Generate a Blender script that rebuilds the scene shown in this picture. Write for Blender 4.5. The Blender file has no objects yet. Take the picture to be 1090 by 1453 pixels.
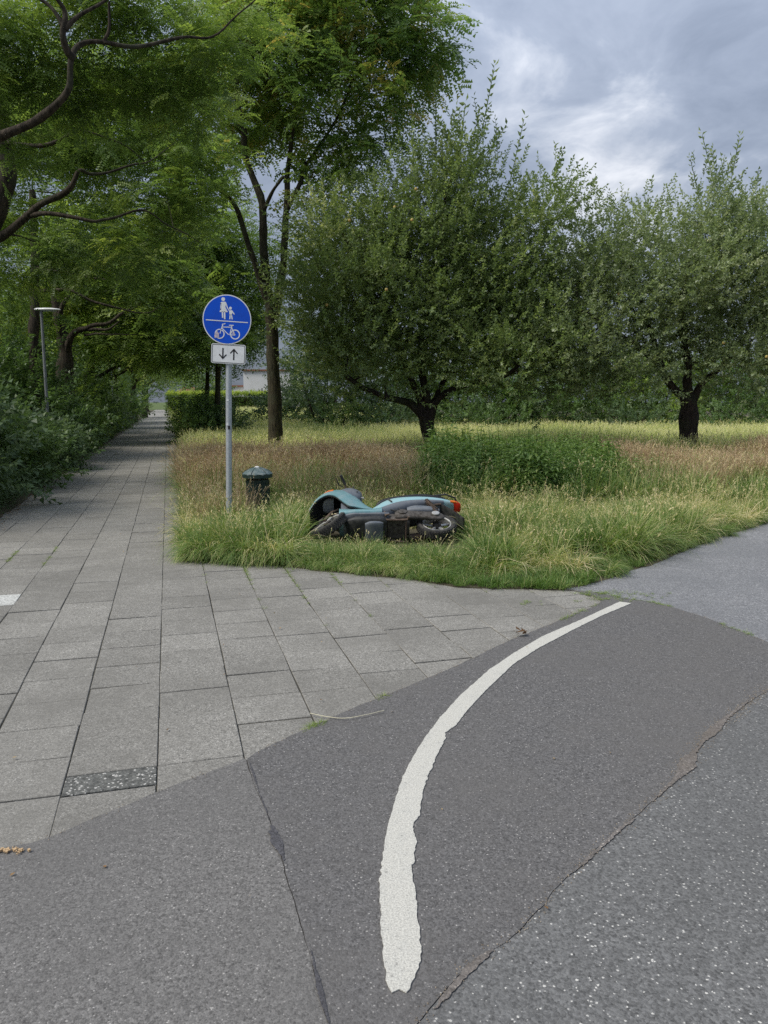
import bpy, bmesh, math, random
import numpy as np
from mathutils import Vector, Matrix, Euler, noise as mnoise
from mathutils.geometry import delaunay_2d_cdt

random.seed(7)
rng = np.random.default_rng(7)
S = bpy.context.scene
C = S.collection

# ------------------------------------------------------------------ camera
CAMH = 1.65
F = 1090.0
CX, CY = 545.0, 726.5
TILT = math.atan((CY - 569.0) / F)
cam_data = bpy.data.cameras.new('camera')
cam = bpy.data.objects.new('camera', cam_data)
C.objects.link(cam)
cam.location = (0, 0, CAMH)
cam.rotation_euler = (math.pi / 2 - TILT, 0, 0)
cam_data.sensor_fit = 'VERTICAL'
cam_data.sensor_height = 36.0
cam_data.lens = 36.0 * F / 1453.0
cam_data.clip_start = 0.05
cam_data.clip_end = 2000
S.camera = cam

# ------------------------------------------------------------------ light
SUN_EL, SUN_AZ = math.radians(50), math.radians(-112)      # azimuth from +Y towards +X
SKY_S = 0.10
w = bpy.data.worlds.new('World')
S.world = w
w.use_nodes = True
wn, wl = w.node_tree.nodes, w.node_tree.links
wn.clear()


def nd(nodes, t, **kw):
    n = nodes.new(t)
    for k, v in kw.items():
        setattr(n, k, v)
    return n


def build_world():
    out = nd(wn, 'ShaderNodeOutputWorld')
    bg = nd(wn, 'ShaderNodeBackground')
    bg.inputs['Strength'].default_value = SKY_S
    sky = nd(wn, 'ShaderNodeTexSky', sky_type='NISHITA')
    sky.sun_disc = False
    sky.sun_elevation = SUN_EL
    sky.sun_rotation = SUN_AZ
    sky.air_density = 1.0
    sky.dust_density = 2.0
    tc = nd(wn, 'ShaderNodeTexCoord')
    sep = nd(wn, 'ShaderNodeSeparateXYZ')
    wl.new(tc.outputs['Generated'], sep.inputs[0])

    def m(op, a, b=None, c=None, clamp=False):
        n = nd(wn, 'ShaderNodeMath', operation=op)
        n.use_clamp = clamp
        for i, v in enumerate((a, b, c)):
            if v is None:
                continue
            if isinstance(v, (int, float)):
                n.inputs[i].default_value = v
            else:
                wl.new(v, n.inputs[i])
        return n.outputs[0]
    zc = m('MAXIMUM', sep.outputs[2], 0.0)
    zd = m('ADD', zc, 0.16)
    u = m('DIVIDE', sep.outputs[0], zd)
    v = m('DIVIDE', sep.outputs[1], zd)
    comb = nd(wn, 'ShaderNodeCombineXYZ')
    wl.new(u, comb.inputs[0])
    wl.new(v, comb.inputs[1])
    comb.inputs[2].default_value = 3.7

    def noise(scale, det, rough, off=0.0, dist=0.0):
        n = nd(wn, 'ShaderNodeTexNoise')
        n.inputs['Scale'].default_value = scale
        n.inputs['Detail'].default_value = det
        n.inputs['Roughness'].default_value = rough
        n.inputs['Distortion'].default_value = dist
        mp = nd(wn, 'ShaderNodeMapping')
        mp.inputs['Location'].default_value = (off, off * .7, off * .3)
        mp.inputs['Scale'].default_value = (1.0, .8, 1.0)
        wl.new(comb.outputs[0], mp.inputs[0])
        wl.new(mp.outputs[0], n.inputs['Vector'])
        return n.outputs['Fac']
    big = noise(0.95, 6, .56, 2.3, .3)
    fine = noise(3.6, 7, .60, 9.1, .5)
    # cloud colour is brightened around a chosen view direction, away from the sun
    sd = px_dir(850, 225)
    dot = nd(wn, 'ShaderNodeVectorMath', operation='DOT_PRODUCT')
    nrm = nd(wn, 'ShaderNodeVectorMath', operation='NORMALIZE')
    wl.new(tc.outputs['Generated'], nrm.inputs[0])
    wl.new(nrm.outputs[0], dot.inputs[0])
    dot.inputs[1].default_value = sd
    near = m('POWER', m('MAXIMUM', dot.outputs['Value'], 0.0), 24.0)
    mix = m('ADD', m('MULTIPLY', big, .54), m('MULTIPLY', fine, .46))
    near2 = m('POWER', m('MAXIMUM', dot.outputs['Value'], 0.0), 160.0)
    thin = m('ADD', m('ADD', mix, m('MULTIPLY', near, .05)), m('MULTIPLY', near2, .13))
    ramp = nd(wn, 'ShaderNodeValToRGB')
    wl.new(thin, ramp.inputs[0])
    cr = ramp.color_ramp
    cr.elements[0].position = .38
    cr.elements[0].color = (1.25, 1.50, 2.02, 1)
    cr.elements[1].position = .77
    cr.elements[1].color = (6.4, 6.5, 6.8, 1)
    for p_, c_ in ((.45, (1.65, 1.95, 2.55)), (.53, (2.1, 2.43, 3.1)), (.60, (2.55, 2.9, 3.6)), (.665, (3.7, 4.0, 4.6))):
        cr.elements.new(p_).color = (*c_, 1)
    # an overcast sky is brighter overhead than near the horizon
    zen = m('ADD', m('MULTIPLY', zc, 1.25), .33)
    vm = nd(wn, 'ShaderNodeVectorMath', operation='SCALE')
    wl.new(ramp.outputs[0], vm.inputs[0])
    wl.new(zen, vm.inputs['Scale'])
    mixc = nd(wn, 'ShaderNodeMix', data_type='RGBA')
    mixc.inputs['Factor'].default_value = .93
    wl.new(sky.outputs[0], mixc.inputs['A'])
    wl.new(vm.outputs[0], mixc.inputs['B'])
    wl.new(mixc.outputs['Result'], bg.inputs['Color'])
    wl.new(bg.outputs[0], out.inputs[0])


_f = Vector((0, math.cos(TILT), -math.sin(TILT)))
_u = Vector((0, math.sin(TILT), math.cos(TILT)))


def px_dir(px, py):
    return (Vector((1, 0, 0)) * ((px - CX) / F) + _f - _u * ((py - CY) / F)).normalized()


def W(px, py, d):
    """point seen at picture position px, py standing d metres ahead"""
    r = px_dir(px, py)
    r = r * (d / r.y)
    return Vector((r.x, r.y, r.z + CAMH))


def G(px, py, z=0.0):
    r = px_dir(px, py)
    t = (z - CAMH) / r.z
    return Vector((r.x * t, r.y * t, z))


build_world()
sun_data = bpy.data.lights.new('sun', 'SUN')
sun_data.energy = 1.5
sun_data.angle = math.radians(24)
sun_data.color = (1.0, .95, .86)
sun = bpy.data.objects.new('sun', sun_data)
C.objects.link(sun)
sdir = Vector((math.sin(SUN_AZ) * math.cos(SUN_EL), math.cos(SUN_AZ) * math.cos(SUN_EL), math.sin(SUN_EL)))
sun.rotation_euler = (-sdir).to_track_quat('-Z', 'Y').to_euler()
sun.location = (10, 10, 40)

S.view_settings.view_transform = 'Standard'
S.view_settings.look = 'None'
S.view_settings.gamma = 1
S.view_settings.use_curve_mapping = False
S.view_settings.exposure = 1.24
S.render.engine = 'CYCLES'
S.cycles.max_bounces = 6
S.cycles.diffuse_bounces = 3
S.cycles.glossy_bounces = 2
S.cycles.transmission_bounces = 4
S.cycles.use_denoising = False
S.cycles.denoising_prefilter = 'NONE'
S.cycles.caustics_reflective = False
S.cycles.caustics_refractive = False


# ------------------------------------------------------------------ materials
def new_mat(name):
    m = bpy.data.materials.new(name)
    m.use_nodes = True
    return m, m.node_tree.nodes, m.node_tree.links


def ramp_node(N, stops):
    r = N.new('ShaderNodeValToRGB')
    cr = r.color_ramp
    cr.elements[0].position, cr.elements[0].color = stops[0][0], (*stops[0][1], 1)
    cr.elements[1].position, cr.elements[1].color = stops[-1][0], (*stops[-1][1], 1)
    for p, c in stops[1:-1]:
        cr.elements.new(p).color = (*c, 1)
    return r


def noise_node(N, L, vec, scale, detail=3, rough=.55):
    n = N.new('ShaderNodeTexNoise')
    n.inputs['Scale'].default_value = scale
    n.inputs['Detail'].default_value = detail
    n.inputs['Roughness'].default_value = rough
    L.new(vec, n.inputs['Vector'])
    return n.outputs['Fac']


def mixc(N, L, fac, a, b, mode='MIX'):
    n = N.new('ShaderNodeMix')
    n.data_type = 'RGBA'
    n.blend_type = mode
    for sock, v in ((n.inputs['Factor'], fac), (n.inputs['A'], a), (n.inputs['B'], b)):
        if isinstance(v, (int, float)):
            sock.default_value = v
        elif isinstance(v, tuple):
            sock.default_value = (*v, 1)
        else:
            L.new(v, sock)
    return n.outputs['Result']


def mathn(N, L, op, a, b=0.0, clamp=False):
    n = N.new('ShaderNodeMath')
    n.operation = op
    n.use_clamp = clamp
    for i, v in enumerate((a, b)):
        if isinstance(v, (int, float)):
            n.inputs[i].default_value = v
        else:
            L.new(v, n.inputs[i])
    return n.outputs[0]


def maprange(N, L, v, a, b, c=0.0, d=1.0):
    n = N.new('ShaderNodeMapRange')
    n.inputs['From Min'].default_value = a
    n.inputs['From Max'].default_value = b
    n.inputs['To Min'].default_value = c
    n.inputs['To Max'].default_value = d
    L.new(v, n.inputs['Value'])
    return n.outputs['Result']


def bump(N, L, h, bsdf, strength=.4, dist=.004):
    b = N.new('ShaderNodeBump')
    b.inputs['Strength'].default_value = strength
    b.inputs['Distance'].default_value = dist
    L.new(h, b.inputs['Height'])
    L.new(b.outputs[0], bsdf.inputs['Normal'])


def simple_mat(name, col, rough=.5, metal=0.0, dirt=None, dscale=12, bumpd=0.0, spec=.5):
    m, N, L = new_mat(name)
    b = N['Principled BSDF']
    b.inputs['Roughness'].default_value = rough
    b.inputs['Metallic'].default_value = metal
    b.inputs['Specular IOR Level'].default_value = spec
    tc = N.new('ShaderNodeTexCoord')
    f = noise_node(N, L, tc.outputs['Object'], dscale, 6, .65)
    dirt = dirt or tuple(c * .7 for c in col)
    L.new(mixc(N, L, maprange(N, L, f, .42, .68), col, dirt), b.inputs['Base Color'])
    L.new(maprange(N, L, f, .3, .7, rough, min(1, rough + .2)), b.inputs['Roughness'])
    if bumpd:
        bump(N, L, f, b, .5, bumpd)
    return m


def ground_mat(name, base, stone, stone_amt, stone_scale, blotch=.25, coarse=1.0, blotch_col=None, rnd=0.0, warm=0.0):
    """aggregate surface: fine grain, scattered pale stones, wide worn blotches"""
    m, N, L = new_mat(name)
    b = N['Principled BSDF']
    b.inputs['Roughness'].default_value = .88
    b.inputs['Specular IOR Level'].default_value = .3
    geo = N.new('ShaderNodeNewGeometry')
    P = geo.outputs['Position']
    wide = noise_node(N, L, P, .9, 5, .6)
    mid = noise_node(N, L, P, 9, 4, .6)
    grain = noise_node(N, L, P, 170 / coarse, 3, .75)
    v = N.new('ShaderNodeTexVoronoi')
    v.feature = 'F1'
    v.inputs['Scale'].default_value = stone_scale
    v.inputs['Randomness'].default_value = 1.0
    nz = N.new('ShaderNodeTexNoise')
    nz.inputs['Scale'].default_value = stone_scale * 1.6
    L.new(P, nz.inputs['Vector'])
    wv = N.new('ShaderNodeVectorMath')
    wv.operation = 'MULTIPLY_ADD'
    L.new(nz.outputs['Color'], wv.inputs[0])
    wv.inputs[1].default_value = (.9 / stone_scale,) * 3
    L.new(P, wv.inputs[2])
    L.new(wv.outputs[0], v.inputs['Vector'])
    wn_ = N.new('ShaderNodeTexWhiteNoise')
    L.new(v.outputs['Position'], wn_.inputs['Vector'])
    dark = tuple(c * .42 for c in base)
    light = tuple(min(1, c * 1.62) for c in base)
    c0 = mixc(N, L, maprange(N, L, grain, .40, .60), dark, light)
    # every aggregate grain has its own tone
    c0 = mixc(N, L, .62, c0, mixc(N, L, wn_.outputs['Value'], tuple(c * .22 for c in base), tuple(c * 2.0 for c in base)))
    # a second, coarser layer of grains that still reads a few metres off
    v2 = N.new('ShaderNodeTexVoronoi')
    v2.inputs['Scale'].default_value = 95 / coarse ** .5
    L.new(P, v2.inputs['Vector'])
    w2 = N.new('ShaderNodeTexWhiteNoise')
    L.new(v2.outputs['Position'], w2.inputs['Vector'])
    c0 = mixc(N, L, .38, c0, mixc(N, L, w2.outputs['Value'], tuple(c * .45 for c in base), tuple(c * 1.6 for c in base)))
    isst = mathn(N, L, 'GREATER_THAN', wn_.outputs['Value'], 1 - stone_amt)
    core = mathn(N, L, 'LESS_THAN', v.outputs['Distance'], maprange(N, L, wn_.outputs['Value'], 1 - stone_amt, 1, .15, .52))
    c1 = mixc(N, L, mathn(N, L, 'MULTIPLY', isst, core), c0, stone)
    bc = blotch_col or tuple(c * .7 for c in base)
    blo = mathn(N, L, 'MULTIPLY', maprange(N, L, mathn(N, L, 'ADD', mathn(N, L, 'MULTIPLY', wide, .7), mathn(N, L, 'MULTIPLY', mid, .3)), .42, .62), blotch * 2)
    c2 = mixc(N, L, blo, c1, bc)
    v3 = N.new('ShaderNodeTexVoronoi')
    v3.inputs['Scale'].default_value = 1.7
    L.new(P, v3.inputs['Vector'])
    w3 = N.new('ShaderNodeTexWhiteNoise')
    L.new(v3.outputs['Position'], w3.inputs['Vector'])
    gum = mathn(N, L, 'LESS_THAN', v3.outputs['Distance'], mathn(N, L, 'MULTIPLY', w3.outputs['Value'], .020))
    c2 = mixc(N, L, mathn(N, L, 'MULTIPLY', gum, .65), c2, tuple(c * .4 for c in base))
    if rnd:
        oi = N.new('ShaderNodeObjectInfo')
        hsv = N.new('ShaderNodeHueSaturation')
        L.new(c2, hsv.inputs['Color'])
        L.new(maprange(N, L, oi.outputs['Random'], 0, 1, 1 - rnd, 1 + rnd), hsv.inputs['Value'])
        c2 = hsv.outputs[0]
    L.new(c2, b.inputs['Base Color'])
    hh = mathn(N, L, 'ADD', grain, mathn(N, L, 'MULTIPLY', v.outputs['Distance'], -.8))
    bump(N, L, hh, b, .5, .004 * coarse)
    return m


M = {}
M['slab'] = ground_mat('concrete_slab', (.228, .218, .195), (.52, .50, .46), .10, 165, .36, 1.0, (.165, .157, .139), .10)
M['slab_white'] = ground_mat('pale_slab', (.46, .46, .43), (.6, .6, .58), .1, 120, .1, 1.0, (.36, .36, .33), .0)
M['pebble_slab'] = ground_mat('pebble_slab', (.12, .12, .11), (.55, .53, .49), .34, 78, .1, 2.5)
M['asphalt_left'] = ground_mat('asphalt_worn_smooth', (.146, .140, .132), (.42, .40, .37), .05, 170, .30, 1.0, (.125, .120, .113))
M['asphalt_mid'] = ground_mat('asphalt_patch_dark', (.113, .109, .106), (.42, .40, .37), .06, 165, .30, 1.0, (.128, .121, .113))
M['asphalt_coarse'] = ground_mat('asphalt_coarse_stone', (.134, .133, .129), (.60, .58, .53), .07, 125, .25, 1.1, (.104, .103, .099))
M['asphalt_road'] = ground_mat('asphalt_road_pale', (.196, .196, .199), (.50, .50, .48), .10, 110, .3, 1.3, (.150, .153, .158))
M['joint'] = ground_mat('joint_dirt', (.060, .056, .044), (.2, .19, .15), .04, 200, .3, 1.0)
M['soil'] = ground_mat('soil', (.075, .062, .040), (.25, .2, .13), .08, 90, .4, 2.0, (.05, .05, .025))
M['meadow_floor'] = ground_mat('meadow_floor', (.075, .115, .03), (.2, .22, .08), .1, 40, .4, 4.0, (.10, .12, .035))


def line_mat():
    m, N, L = new_mat('road_paint')
    b = N['Principled BSDF']
    b.inputs['Roughness'].default_value = .75
    geo = N.new('ShaderNodeNewGeometry')
    P = geo.outputs['Position']
    g = noise_node(N, L, P, 160, 4, .7)
    g2 = noise_node(N, L, P, 12, 5, .7)
    c = mixc(N, L, maprange(N, L, g, .3, .6), (.30, .29, .26), (.62, .60, .53))
    c = mixc(N, L, maprange(N, L, g2, .5, .75, 0, .45), c, (.42, .42, .385))
    w1 = noise_node(N, L, P, 70, 5, .8)
    worn = maprange(N, L, mathn(N, L, 'ADD', mathn(N, L, 'MULTIPLY', w1, .7), mathn(N, L, 'MULTIPLY', g2, .3)), .57, .65)
    c = mixc(N, L, worn, c, (.16, .152, .14))
    L.new(c, b.inputs['Base Color'])
    bump(N, L, g, b, .6, .004)
    return m


M['paint'] = line_mat()


def leaf_mat(name, stops, trans=.35, rough=.45, spec=.35, world_scale=.35, world_amt=.25, world_col=(.9, .8, .4), transcol=1.7, inst=.22, gain=(1.5, 1.4, 1.6)):
    """stops ramp over the per-leaf tint; a slow world noise shifts whole patches"""
    m, N, L = new_mat(name)
    b = N['Principled BSDF']
    out = N['Material Output']
    b.inputs['Roughness'].default_value = rough
    b.inputs['Specular IOR Level'].default_value = spec
    at = N.new('ShaderNodeAttribute')
    at.attribute_name = 'tint'
    oi = N.new('ShaderNodeObjectInfo')
    geo = N.new('ShaderNodeNewGeometry')
    wn_ = noise_node(N, L, geo.outputs['Position'], world_scale, 3, .6)
    t = mathn(N, L, 'ADD', at.outputs['Fac'], mathn(N, L, 'MULTIPLY', mathn(N, L, 'SUBTRACT', wn_, .5), world_amt * 3))
    t = mathn(N, L, 'ADD', t, mathn(N, L, 'MULTIPLY', mathn(N, L, 'SUBTRACT', oi.outputs['Random'], .5), inst), True)
    r = ramp_node(N, [(p_, tuple(min(.75, c_ * g_) for c_, g_ in zip(col_, gain))) for p_, col_ in stops])
    L.new(t, r.inputs[0])
    L.new(r.outputs[0], b.inputs['Base Color'])
    tr = N.new('ShaderNodeBsdfTranslucent')
    tcol = mixc(N, L, 1.0, r.outputs[0], (transcol, transcol * 1.05, transcol * .6), 'MULTIPLY')
    L.new(tcol, tr.inputs['Color'])
    mx = N.new('ShaderNodeMixShader')
    mx.inputs[0].default_value = trans
    L.new(b.outputs[0], mx.inputs[1])
    L.new(tr.outputs[0], mx.inputs[2])
    L.new(mx.outputs[0], out.inputs['Surface'])
    return m


M['locust_leaf'] = leaf_mat('locust_leaf', [(0, (.036, .066, .024)), (.4, (.066, .112, .032)), (.75, (.120, .175, .045)), (1, (.22, .28, .07))], .42, world_scale=.6, gain=(2.3, 2.0, 2.0))
M['locust_leaf_dark'] = leaf_mat('locust_leaf_dark', [(0, (.034, .066, .030)), (.5, (.066, .114, .040)), (.85, (.115, .165, .045)), (1, (.20, .17, .06))], .42, world_scale=.6, gain=(2.2, 2.0, 2.0))
M['apple_leaf'] = leaf_mat('apple_leaf', [(0, (.045, .070, .030)), (.45, (.078, .115, .048)), (.8, (.135, .175, .080)), (1, (.24, .27, .16))], .34, .42, .45, world_scale=.6, gain=(2.2, 2.0, 1.8))
M['apple_leaf_silver'] = leaf_mat('apple_leaf_silver', [(0, (.060, .085, .044)), (.45, (.105, .142, .070)), (.8, (.175, .215, .120)), (1, (.29, .32, .22))], .34, .42, .45, world_scale=.6, gain=(1.95, 1.8, 1.8))
M['shrub_leaf'] = leaf_mat('shrub_leaf', [(0, (.034, .062, .028)), (.5, (.060, .105, .040)), (.85, (.10, .155, .055)), (1, (.18, .21, .08))], .32, world_scale=.8, gain=(1.9, 1.75, 1.5))
M['shrub_leaf_blue'] = leaf_mat('shrub_leaf_blue', [(0, (.040, .068, .046)), (.5, (.070, .108, .070)), (.85, (.115, .160, .105)), (1, (.17, .21, .14))], .28, .5, .3, world_scale=.8, gain=(1.6, 1.55, 1.15))
M['hedge_leaf'] = leaf_mat('hedge_leaf', [(0, (.040, .075, .020)), (.5, (.085, .14, .028)), (.8, (.18, .25, .04)), (1, (.30, .36, .06))], .35)
M['nettle_leaf'] = leaf_mat('nettle_leaf', [(0, (.040, .075, .024)), (.5, (.070, .125, .036)), (.85, (.115, .175, .055)), (1, (.20, .22, .09))], .34, world_scale=1.2, gain=(1.9, 1.75, 1.8))
M['grass_blade'] = leaf_mat('grass_blade', [(0, (.055, .105, .025)), (.3, (.095, .165, .040)), (.55, (.155, .225, .060)), (.78, (.28, .31, .13)), (1, (.50, .45, .27))], .30, .5, .35, world_scale=1.3, world_amt=.36, inst=.62, gain=(1.45, 1.35, 1.4))
M['grass_short'] = leaf_mat('grass_short', [(0, (.05, .11, .02)), (.5, (.09, .16, .035)), (1, (.20, .23, .08))], .30, .5, .3, world_scale=2.0, inst=.5)
M['dry_grass'] = leaf_mat('dry_grass', [(0, (.09, .13, .05)), (.2, (.16, .14, .075)), (.5, (.22, .155, .10)), (.75, (.30, .20, .135)), (1, (.50, .40, .28))], .28, .65, .2, world_scale=1.1, world_amt=.26, transcol=1.3, inst=.4, gain=(1.25, 1.25, 1.2))
M['meadow_blade'] = leaf_mat('meadow_blade', [(0, (.10, .17, .04)), (.4, (.19, .27, .07)), (.75, (.34, .37, .14)), (1, (.55, .49, .28))], .35, .6, .2, world_scale=.25, world_amt=.25)
M['litter'] = leaf_mat('leaf_litter', [(0, (.10, .055, .025)), (.5, (.22, .13, .06)), (1, (.40, .29, .15))], .1, .8, .2, gain=(1, 1, 1))
M['moss'] = leaf_mat('moss', [(0, (.05, .09, .015)), (.5, (.10, .17, .03)), (1, (.22, .27, .07))], .2)


def bark_mat(name, a, b_, sc=9):
    m, N, L = new_mat(name)
    b = N['Principled BSDF']
    b.inputs['Roughness'].default_value = .9
    b.inputs['Specular IOR Level'].default_value = .2
    tc = N.new('ShaderNodeTexCoord')
    mp = N.new('ShaderNodeMapping')
    mp.inputs['Scale'].default_value = (1, 1, .22)
    L.new(tc.outputs['Object'], mp.inputs[0])
    f = noise_node(N, L, mp.outputs[0], sc * 2.2, 5, .7)
    f2 = noise_node(N, L, tc.outputs['Object'], 2.0, 3)
    c = mixc(N, L, maprange(N, L, f, .38, .62), a, b_)
    c = mixc(N, L, maprange(N, L, f2, .5, .7, 0, .5), c, (.07, .085, .05))
    L.new(c, b.inputs['Base Color'])
    bump(N, L, f, b, 1.0, .05)
    return m


M['bark'] = bark_mat('locust_bark', (.020, .016, .012), (.080, .063, .046))
M['bark_green'] = bark_mat('young_locust_bark', (.026, .023, .014), (.082, .070, .044))
M['bark_dark'] = bark_mat('apple_bark', (.022, .017, .015), (.075, .055, .047))

M['galv'] = simple_mat('galvanised_steel', (.52, .55, .58), .42, .55, (.36, .38, .40), 30)
M['lamp_paint'] = simple_mat('lamp_grey_paint', (.20, .21, .22), .5, .2)
M['lamp_head'] = simple_mat('lamp_head_pale', (.72, .73, .72), .4)
M['blue'] = simple_mat('sign_blue', (.002, .085, .62), .45, 0, (.003, .07, .52), 6, 0, .25)
M['white'] = simple_mat('sign_white', (.80, .81, .82), .4, 0, (.66, .67, .67), 9)
M['black'] = simple_mat('sign_black', (.012, .012, .013), .5)
M['scuff'] = simple_mat('sticker_residue', (.62, .50, .55), .8, 0, (.16, .24, .45), 60)
M['rust'] = simple_mat('rusty_stain', (.35, .16, .10), .8, 0, (.5, .4, .35), 40)
M['bin_green'] = simple_mat('bin_green_paint', (.012, .035, .028), .4, .1, (.03, .05, .04), 20)
M['bin_lid'] = simple_mat('bin_lid_weathered', (.10, .15, .15), .5, .1, (.22, .25, .24), 14)
M['droppings'] = simple_mat('bird_droppings', (.75, .75, .72), .8)
M['teal'] = simple_mat('scooter_teal_paint', (.15, .29, .31), .32, .1, (.22, .31, .32), 9)
M['teal_light'] = simple_mat('scooter_teal_faded', (.26, .45, .48), .26, .0, (.30, .44, .45), 9)
M['plastic'] = simple_mat('black_plastic', (.016, .017, .018), .5, 0, (.05, .05, .045), 18)
M['plastic_grey'] = simple_mat('faded_grey_plastic', (.105, .12, .14), .55, 0, (.16, .17, .18), 14)
M['rubber'] = simple_mat('tyre_rubber', (.022, .022, .023), .85, 0, (.07, .065, .055), 22, .002)
M['seat'] = simple_mat('seat_vinyl', (.012, .012, .014), .45)
M['alloy'] = simple_mat('dirty_alloy', (.58, .58, .56), .42, .6, (.26, .24, .21), 22)
M['engine'] = simple_mat('grimy_engine_metal', (.11, .10, .09), .6, .5, (.035, .028, .022), 26)
M['rusty'] = simple_mat('rusty_steel', (.16, .115, .085), .7, .4, (.07, .05, .04), 26)
M['red'] = simple_mat('tail_lens_red', (.55, .03, .015), .2)
M['orange'] = simple_mat('indicator_orange', (.75, .17, .015), .2)
M['glass'] = simple_mat('lamp_lens', (.55, .57, .58), .12, 0, (.45, .46, .47))
M['render_white'] = simple_mat('white_render', (.74, .74, .72), .8, 0, (.66, .66, .63), .7)
M['render_cream'] = simple_mat('cream_render', (.55, .47, .34), .8, 0, (.5, .42, .3), .7)
M['roof'] = simple_mat('red_roof', (.28, .12, .07), .8, 0, (.2, .09, .06), 2)
M['window'] = simple_mat('dark_window_glass', (.05, .06, .07), .1)
M['shutter'] = simple_mat('grey_shutter', (.32, .33, .33), .6)
M['straw'] = simple_mat('straw', (.62, .58, .42), .8)
M['apple_fruit'] = simple_mat('apple_skin', (.36, .36, .09), .4, 0, (.48, .24, .08), 8)


# ------------------------------------------------------------------ mesh helpers
class MB:
    def __init__(s):
        s.v, s.f = [], []

    def add(s, vs, fs):
        o = len(s.v)
        s.v += [tuple(v) for v in vs]
        s.f += [tuple(i + o for i in f) for f in fs]
        return s

    def box(s, c, d, rot=None):
        vs = [Vector((x * d[0] / 2, y * d[1] / 2, z * d[2] / 2)) for x in (-1, 1) for y in (-1, 1) for z in (-1, 1)]
        if rot is not None:
            vs = [rot @ v for v in vs]
        vs = [v + Vector(c) for v in vs]
        return s.add(vs, [(0, 1, 3, 2), (4, 6, 7, 5), (0, 4, 5, 1), (2, 3, 7, 6), (0, 2, 6, 4), (1, 5, 7, 3)])

    def tube(s, pts, rad, n=8, cap=True):
        pts = [Vector(p) for p in pts]
        if not isinstance(rad, (list, tuple)):
            rad = [rad] * len(pts)
        o = len(s.v)
        prev = None
        for i, p in enumerate(pts):
            t = (pts[min(i + 1, len(pts) - 1)] - pts[max(i - 1, 0)]).normalized()
            if prev is None:
                a = Vector((0, 0, 1)) if abs(t.z) < .9 else Vector((1, 0, 0))
                x = t.cross(a).normalized()
            else:
                x = (prev - t * prev.dot(t)).normalized()
            prev = x
            y = t.cross(x)
            for k in range(n):
                an = 2 * math.pi * k / n
                s.v.append(tuple(p + (x * math.cos(an) + y * math.sin(an)) * rad[i]))
        for i in range(len(pts) - 1):
            for k in range(n):
                a, b = o + i * n + k, o + i * n + (k + 1) % n
                s.f.append((a, b, b + n, a + n))
        if cap:
            s.f.append(tuple(o + k for k in range(n))[::-1])
            s.f.append(tuple(o + (len(pts) - 1) * n + k for k in range(n)))
        return s

    def rings(s, rings, cap=True, closed=True, loop=False):
        o = len(s.v)
        n = len(rings[0])
        for r in rings:
            s.v += [tuple(p) for p in r]
        m = len(rings)
        for i in range(m if loop else m - 1):
            for k in range(n if closed else n - 1):
                a, b = o + i * n + k, o + i * n + (k + 1) % n
                j = ((i + 1) % m) * n + o
                s.f.append((a, b, j + (k + 1) % n, j + k))
        if cap and not loop:
            s.f.append(tuple(o + k for k in range(n))[::-1])
            s.f.append(tuple(o + (m - 1) * n + k for k in range(n)))
        return s

    def lathe(s, prof, n=24, axis='Z', c=(0, 0, 0), loop=False):
        rr = []
        for r, h in prof:
            ring = []
            for k in range(n):
                a = 2 * math.pi * k / n
                x, y = r * math.cos(a), r * math.sin(a)
                p = {'Z': (x, y, h), 'Y': (x, h, y), 'X': (h, x, y)}[axis]
                ring.append((p[0] + c[0], p[1] + c[1], p[2] + c[2]))
            rr.append(ring)
        return s.rings(rr, cap=not loop, loop=loop)

    def prism(s, poly, z0, z1, mtx=None):
        """poly in XY between z0 and z1"""
        n = len(poly)
        vs = [Vector((p[0], p[1], z0)) for p in poly] + [Vector((p[0], p[1], z1)) for p in poly]
        if mtx is not None:
            vs = [mtx @ v for v in vs]
        return s.add(vs, [tuple(range(n))[::-1], tuple(range(n, 2 * n))] + [(i, (i + 1) % n, n + (i + 1) % n, n + i) for i in range(n)])

    def xf(s, m):
        s.v = [tuple(m @ Vector(v)) for v in s.v]
        return s

    def build(s, name, mat, parent=None, smooth=False, fix=True):
        me = bpy.data.meshes.new(name)
        me.from_pydata(s.v, [], s.f)
        if fix:
            bm = bmesh.new()
            bm.from_mesh(me)
            bmesh.ops.recalc_face_normals(bm, faces=bm.faces)
            bm.to_mesh(me)
            bm.free()
        me.materials.append(mat)
        if smooth:
            me.polygons.foreach_set('use_smooth', [True] * len(me.polygons))
            try:
                me.set_sharp_from_angle(angle=math.radians(42))
            except Exception:
                pass
        ob = bpy.data.objects.new(name, me)
        C.objects.link(ob)
        if parent is not None:
            ob.parent = parent
        return ob


def tag(o, label=None, cat=None, group=None, kind=None):
    if label:
        o['label'] = label
    if cat:
        o['category'] = cat
    if group:
        o['group'] = group
    if kind:
        o['kind'] = kind
    return o


def empty(name, loc, rz=0.0):
    o = bpy.data.objects.new(name, None)
    o.empty_display_size = .2
    o.location = loc
    o.rotation_euler = (0, 0, rz)
    C.objects.link(o)
    return o


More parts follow.
